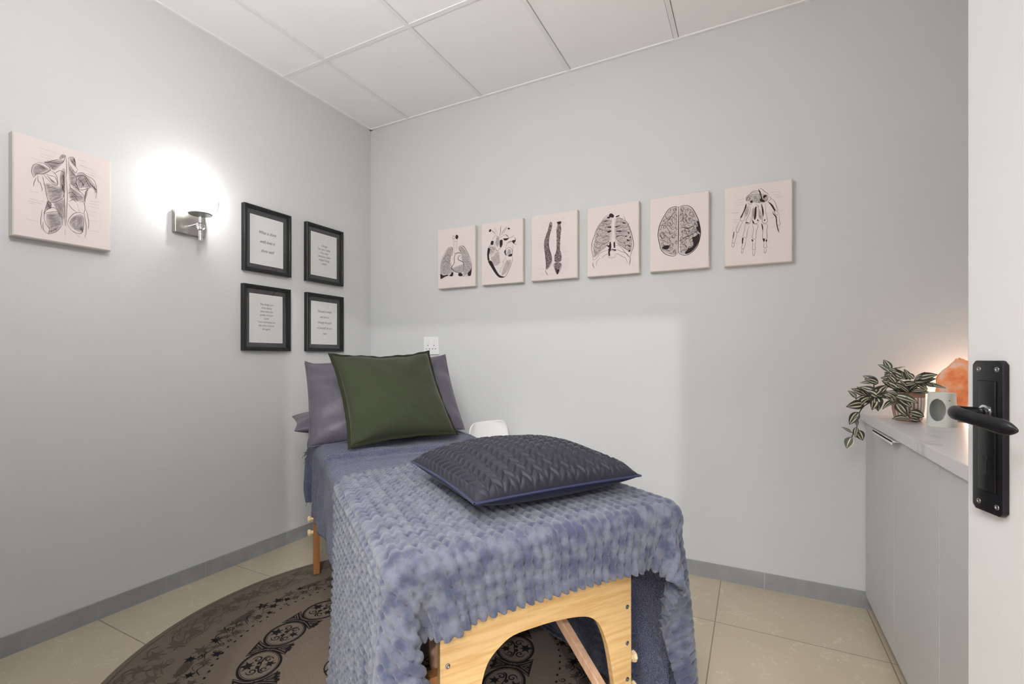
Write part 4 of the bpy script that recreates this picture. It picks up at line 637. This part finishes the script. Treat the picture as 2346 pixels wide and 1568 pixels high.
def upsample(P, k):
    def up(A):
        n = A.shape[0]; out = []
        E = np.concatenate([2*A[:1]-A[1:2], A, 2*A[-1:]-A[-2:-1]])
        for j in range(k):
            t = j/k; p0, p1, p2, p3 = E[:-3], E[1:-2], E[2:-1], E[3:]; out.append(.5*((2*p1)+(p2-p0)*t+(2*p0-5*p1+4*p2-p3)*t*t+(3*p1-p0-3*p2+p3)*t**3))
        S = np.stack(out, 1).reshape(-1, *A.shape[1:]); return np.concatenate([S, A[-1:]])
    return up(up(P).swapaxes(0, 1)).swapaxes(0, 1)
def normals(P):
    n = np.cross(np.gradient(P, axis=0), np.gradient(P, axis=1)); return n/(np.linalg.norm(n, axis=2, keepdims=True)+1e-9)
def nz(a, b, s=1): return (np.sin(a*13.1*s+1.3*np.sin(b*9.7*s))+np.sin(b*17.3*s+1.7*np.sin(a*11.9*s)+2)+np.sin((a+b)*23.7*s+np.sin(a*7*s)))/3
cB = np.array([TW/2, TL/2, .350]); hB = np.array([TW/2, TL/2, .350])
top_box = lambda e, ez: (np.array([TW/2, TL/2, .66+ez/2-.0]), np.array([TW/2+e, TL/2+e, .04+ez/2]), .035, .6)
end_box = lambda e: (np.array([.398, .095, .3]), np.array([.30+e, .03+e, .30]), .02, .15)
leg_box = (np.array([.015, 1.686, .3]), np.array([.022, .024, .3]), .012, .1)
# plush base blanket
sp = .032; ni, nj = int(1.66/sp), int(1.93/sp); X = np.linspace(-.315, TW+.60, ni)[:, None]+np.zeros((1, nj)); Y = np.linspace(.02, 1.93, nj)[None]+np.zeros((ni, 1))
rest = np.stack([X, Y, np.zeros_like(X)], 2); P0 = rest.copy(); P0[..., 2] = TZ+.012
base = drape(P0, rest, [top_box(.008, .010), end_box(.0), leg_box], 170, 12, seed=3)
K = 4; Bp = upsample(base, K); N_ = normals(Bp); Ru = upsample(rest, K)
h = .0034*nz(Ru[..., 0]*2.2, Ru[..., 1]*1.2)+.009*np.sin(Ru[...,1]*34+2.5*np.sin(Ru[...,1]*9)+2*np.sin(Ru[...,0]*9))*np.clip((.0-Ru[..., 0])*5, 0, 1)+.0012*nz(Ru[..., 0]*8, Ru[..., 1]*8)
def crease(y0, amp, w, sl): return amp*np.exp(-((Ru[..., 1]-y0-sl*Ru[..., 0]-.02*np.sin(Ru[..., 0]*7))/w)**2)
onTop = (Bp[..., 2] > TZ-.01)
h = h+onTop*(crease(1.12, .012, .022, .02)+crease(1.075, -.006, .012, .02)+crease(1.21, .008, .025, -.07)+crease(.98, .007, .02, .05))
Bp = Bp+N_*(h[..., None]+.006)
bl = grid_mesh('blanket', Bp, 'blanket', None, .006, N_, loc=TB, rot=(0, 0, TA)); tag(bl, 'navy plush fringed blanket spread under the cushions on the massage table', 'blanket')
fm = MB(); hem = Bp[:, -1]; nh = N_[:, -1]; dh = Bp[:, -1]-Bp[:, -3]; rs = np.random.default_rng(4)
for i in range(0, len(hem), 1):
    for rep in range(2):
        d = Vector(dh[i]).normalized()+Vector(rs.normal(0, .28, 3)); L = rs.uniform(.025, .050); p = Vector(hem[i]) + Vector(rs.normal(0, .002, 3))
        if p.z > TZ-.02 and .02 < p.x < TW-.02: d.z -= .3
        fm.tube([p, p+d*L*.5+Vector((0, 0, -.006)), p+d*L*.8+Vector((0, 0, -L*.45))], [.0016, .0014, .0008], 4)
fo = fm.build('fringe', 'blanket', bl); fo['kind'] = 'stuff'
q = Vector(Bp[int(.80*Bp.shape[0]), 6]); lab = MB().box((-.016, -.0008, -.055), (.016, .0008, 0)).build('care_label', 'label', bl, (.60, .42, .30), (R(15), 0, R(35)), bevel=.0003); lab['label'] = 'white care label'
# fleece throw with a puffed waffle rib
sp = .022; x0, x1 = -.64, TW+.64; ni = int((x1-x0)/sp); nj = 44
xs_ = np.linspace(x0, x1, ni); far = np.interp(xs_, [-.7, -.25, -.03, .10, .27, .50, .77, 1.4], [.66, .64, .66, .77, .82, .86, .88, .92])
tt = np.linspace(0, 1, nj); X = xs_[:, None]+np.zeros((1, nj)); Y0 = -.150+.0*X; Y = Y0+(far[:, None]-Y0)*tt[None]
rest = np.stack([X, Y, np.zeros_like(X)], 2); P0 = rest.copy(); P0[..., 2] = TZ+.030
thr = drape(P0, rest, [top_box(.026, .024), end_box(.02)], 210, 14, seed=8)
K = 5; Tp = upsample(thr, K); Tn = normals(Tp); Ru = upsample(rest, K); a, b = Ru[..., 0], Ru[..., 1]
pr, pc = .0235, .030
ra = (a/pr) % 1; row = np.floor(a/pr); rb_ = ((b/pc)+.5*(row % 2)*0+.06*np.sin(a*60)) % 1
rib = np.abs(np.sin(np.pi*ra))**.55; cell = np.abs(np.sin(np.pi*rb_))**.45
dr_ = np.minimum(ra, 1-ra)*pr; dc_ = np.minimum(rb_, 1-rb_)*pc; vr = np.exp(-(dr_/.0042)**2); vc = np.exp(-(dc_/.0045)**2)
h = .0085*(1-.75*vr-.18*vc-.85*vr*vc)+.0006*nz(a*20, b*20)
edge = np.minimum(np.minimum(a-x0, x1-a), np.minimum(b-Y0.min(), np.repeat(far[:, None], nj, 1).repeat(1, 0).mean()*0+9)); hemd = np.minimum(b-(-.150), upsample(np.stack([far[:, None]+0*X]*3, 2), K)[..., 0]-b)
h = h+np.clip(1-hemd/.012, 0, 1)*.003
sgn = 1.0
Tp2 = Tp+Tn*h[..., None]*sgn
tang = np.gradient(Tp, axis=1); tang /= (np.linalg.norm(tang, axis=2, keepdims=True)+1e-9)
puff = (rib-.3)*.006; Tp2[:, :4] -= tang[:, :4]*puff[:, :4, None]; Tp2[:, -4:] += tang[:, -4:]*puff[:, -4:, None]
th_ = grid_mesh('throw_blanket', Tp2, 'throw', None, .010, Tn, loc=TB, rot=(0, 0, TA)); tag(th_, 'pale blue grey ribbed fleece throw hanging over the near end of the table', 'throw blanket')
# ------------------------------------------------------------------ cushions
def outline(A, B, W_, H_, pin, slump=0, off=0):
    x = (W_/2+off)*A*(1-pin*(1-B**2)); y = (H_/2+off)*B*(1-pin*(1-A**2)); top = np.clip(B, 0, 1)**2
    return x, y-slump*(1-np.abs(A)**6)*top*(1+.35*np.sin(A*5+1))+slump*.25*np.sin(A*9)*top*(1-A**2)
def pillow(name, W_, H_, T_, m, n=90, pin=.07, pw=.42, slump=0, disp=None, sag=.12, seed=0, wr=.004, back=None, parent=None, asym=1.0, **k):
    t = np.linspace(-1, 1, n); t = np.sign(t)*(1-(1-np.abs(t))**1.5); A, B = np.meshgrid(t, t, indexing='ij')
    px, py = outline(A, B, W_, H_, pin, slump); e = np.clip((1-A**2)*(1-B**2), 0, 1)
    w = wr*nz(A*.9+seed, B*.9-seed, .35)*e**.3+wr*.6*np.sin((np.abs(A)-np.abs(B))*9+seed+2*np.sin(A*2+seed))*(e**.25)*(np.abs(A*B))**.8*1.6
    z = T_/2*e**pw*(1-sag*B); up = np.stack([px, py, z+w*np.minimum(e*30, 1)], 2); dn = np.stack([px, py, -z*asym-w*.5*np.minimum(e*30, 1)], 2)
    if disp is not None: up = up+normals(up)*(disp(px, py)*np.clip(e*14, 0, 1))[..., None]
    idx = np.arange(n*n).reshape(n, n); V = [up.reshape(-1, 3), dn.reshape(-1, 3)]
    F = [(idx[:-1, :-1], idx[1:, :-1], idx[1:, 1:], idx[:-1, 1:])]; F = np.stack([x.ravel() for x in F[0]], 1); F2 = F[:, ::-1]+n*n
    ms = [0]*len(F)+[1]*len(F2); V = np.concatenate(V); me = bpy.data.meshes.new(name); me.from_pydata(V.tolist(), [], np.r_[F, F2].tolist())
    me.materials.append(M[m]); me.materials.append(M[back or m]); me.polygons.foreach_set('material_index', ms); bm = bmesh.new(); bm.from_mesh(me); bmesh.ops.remove_doubles(bm, verts=bm.verts, dist=1e-5); bm.to_mesh(me); bm.free()
    me.polygons.foreach_set('use_smooth', [True]*len(me.polygons)); me.update(); return put(bpy.data.objects.new(name, me), parent, **k)
def seam(W_, H_, pin, off=0, n=40, slump=0):
    t = np.linspace(-1, 1, n); s = []
    for a, b in ((t, -1+0*t), (1+0*t, t), (-t, 1+0*t), (-1+0*t, -t)):
        X_, Y_ = outline(a[:-1], b[:-1], W_, H_, pin, slump, off); s += [(x, y, 0) for x, y in zip(X_, Y_)]
    return s
# plain pillow lying flat against the wall side, then the upright mauve pillow
pf = thing('pillow', 'mauve grey pillow lying flat behind the upright one, only its corner showing', 'pillow', T2W(.285, 1.80, .802), (R(4), R(-3), TA-R(2)))
pillow('pillowcase', .75, .40, .125, 'satin', seed=4, pin=.05, parent=pf)
pg = thing('pillow', 'mauve grey satin pillow standing upright behind the olive cushion', 'pillow', (-1.755, 1.925, .930), (.90, -.05, .88))
pillow('pillowcase', .765, .51, .21, 'satin', n=120, seed=1.7, wr=.020, pin=.03, asym=.7, pw=.48, slump=.030, parent=pg)
ribs = MB(); sm = seam(.765, .51, .03, .003, slump=.030); sm = sm+[sm[0]]; ribs.tube(sm, .0025, 6, cap=False); ribs.build('seam_edge', 'satin', pg, smooth=True)
gc = thing('cushion', 'olive green linen cushion propped against the mauve pillow', 'cushion', (-1.577, 1.791, .952), (.912, -.03, 1.059))
pillow('cushion_cover', .50, .50, .185, 'green', n=120, seed=.6, wr=.010, pin=.08, asym=.5, slump=.014, parent=gc)
fl = MB(); so_ = seam(.50, .50, .08, .017, 50, .008); si_ = seam(.50, .50, .08, -.006, 50, .008); nn_ = len(so_)
def wv(i): return .003*math.sin(i*.45)+.002*math.sin(i*1.1)
v = [(x, y, .0015+wv(i)) for i, (x, y, _) in enumerate(so_)]+[(x, y, .003) for x, y, _ in si_]+[(x, y, -.0015+wv(i)) for i, (x, y, _) in enumerate(so_)]+[(x, y, -.003) for x, y, _ in si_]
f = []
for i in range(nn_):
    j = (i+1) % nn_; f += [(i, j, nn_+j, nn_+i), (2*nn_+j, 2*nn_+i, 3*nn_+i, 3*nn_+j), (j, i, 2*nn_+i, 2*nn_+j)]
fl.add(v, f); fl.build('flange', 'greenseam', gc, smooth=True)
def braid(x, y):
    w = .043; p = .031; c = (x+.264)/w; s = c-np.floor(c); col = np.floor(c); side = np.abs(s-.5)*2
    ph = (y/p+side*.85+.5*(col % 2)); f_ = ph-np.floor(ph); lobe = np.sin(np.pi*f_)**.6*(1-.55*f_); edge = np.clip((1-side)*6, 0, 1)**.6; mid = np.clip(side*7, 0, 1)**.5
    return .0095*lobe*edge*(.45+.55*mid)
bc_ = T2W(.448, .300, .795); bc = thing('cushion', 'charcoal quilted cushion with braided top lying on the fleece throw', 'cushion', bc_, (R(1), 0, TA+R(1.5)))
pillow('cushion_cover', .525, .475, .168, 'braid', n=260, seed=2, wr=.003, pin=.045, disp=braid, sag=.0, back='navy', parent=bc, pw=.42, asym=.72)
sm = seam(.525, .475, .045, .001, 50); sm = sm+[sm[0]]; MB().tube(sm, .0034, 8, cap=False).build('piping', 'piping', bc, smooth=True)
# ------------------------------------------------------------------ white chair against the back wall
ch = thing('chair', 'white moulded plastic chair between the massage table and the back wall', 'chair', (-1.2125, 2.366, 0), (0, 0, R(-14.5)))
prof = [(.20, .435), (.17, .452), (.10, .450), (.0, .440), (-.10, .440), (-.165, .455), (-.198, .49), (-.212, .55), (-.222, .63), (-.232, .70), (-.240, .750)]
pr_ = np.array(catmull(prof, 5)); nt = len(pr_); nw = 28; P = np.zeros((nt, nw+1, 3)); s = np.linspace(-1, 1, nw+1)
for i, (x, z) in enumerate(pr_):
    t = i/(nt-1); hw = .158+.012*math.sin(t*math.pi); rr = 1.0
    dz = z-.46; lift = .030*np.abs(s)**3 if t < .45 else .02*np.abs(s)**3
    P[i, :, 0] = x+(.045*np.abs(s)**3 if t > .5 else 0); P[i, :, 1] = s*hw; P[i, :, 2] = z+(lift if t < .5 else 0)
# round the corners of the back and of the seat front
for i, (x, z) in enumerate(pr_):
    d = .752-z; r_ = .055
    if d < r_ and pr_[i][0] < -.15:
        k = 1-(r_-math.sqrt(max(r_*r_-(r_-d)**2, 0)))/.17; P[i, :, 1] *= k
    d2 = .20-x
    if d2 < .04 and z < .5: P[i, :, 1] *= 1-(.04-math.sqrt(max(.04**2-(.04-d2)**2, 0)))/.17
grid_mesh('shell', P, 'plastic', ch, .007, normals(P))
for sx, sy in ((1, 1), (1, -1), (-1, 1), (-1, -1)):
    lw = Matrix.Rotation(R(-14.5), 3, 'Z') @ Vector((sx*.17, sy*.145, 0)); on_rug = math.hypot(-1.2125+lw.x-RC[0], 2.366+lw.y-RC[1]) < RR+.012
    MB().tube([(sx*.12, sy*.105, .436), (sx*.17, sy*.145, .0105 if on_rug else .001)], [.013, .010], 12).build('leg', 'plastic', ch, smooth='auto')
for yy in (-.12, .10): MB().box((-.13, yy, .426), (.13, yy+.02, .436)).build('seat_rail', 'plastic', ch)
bpy.context.view_layer.update()
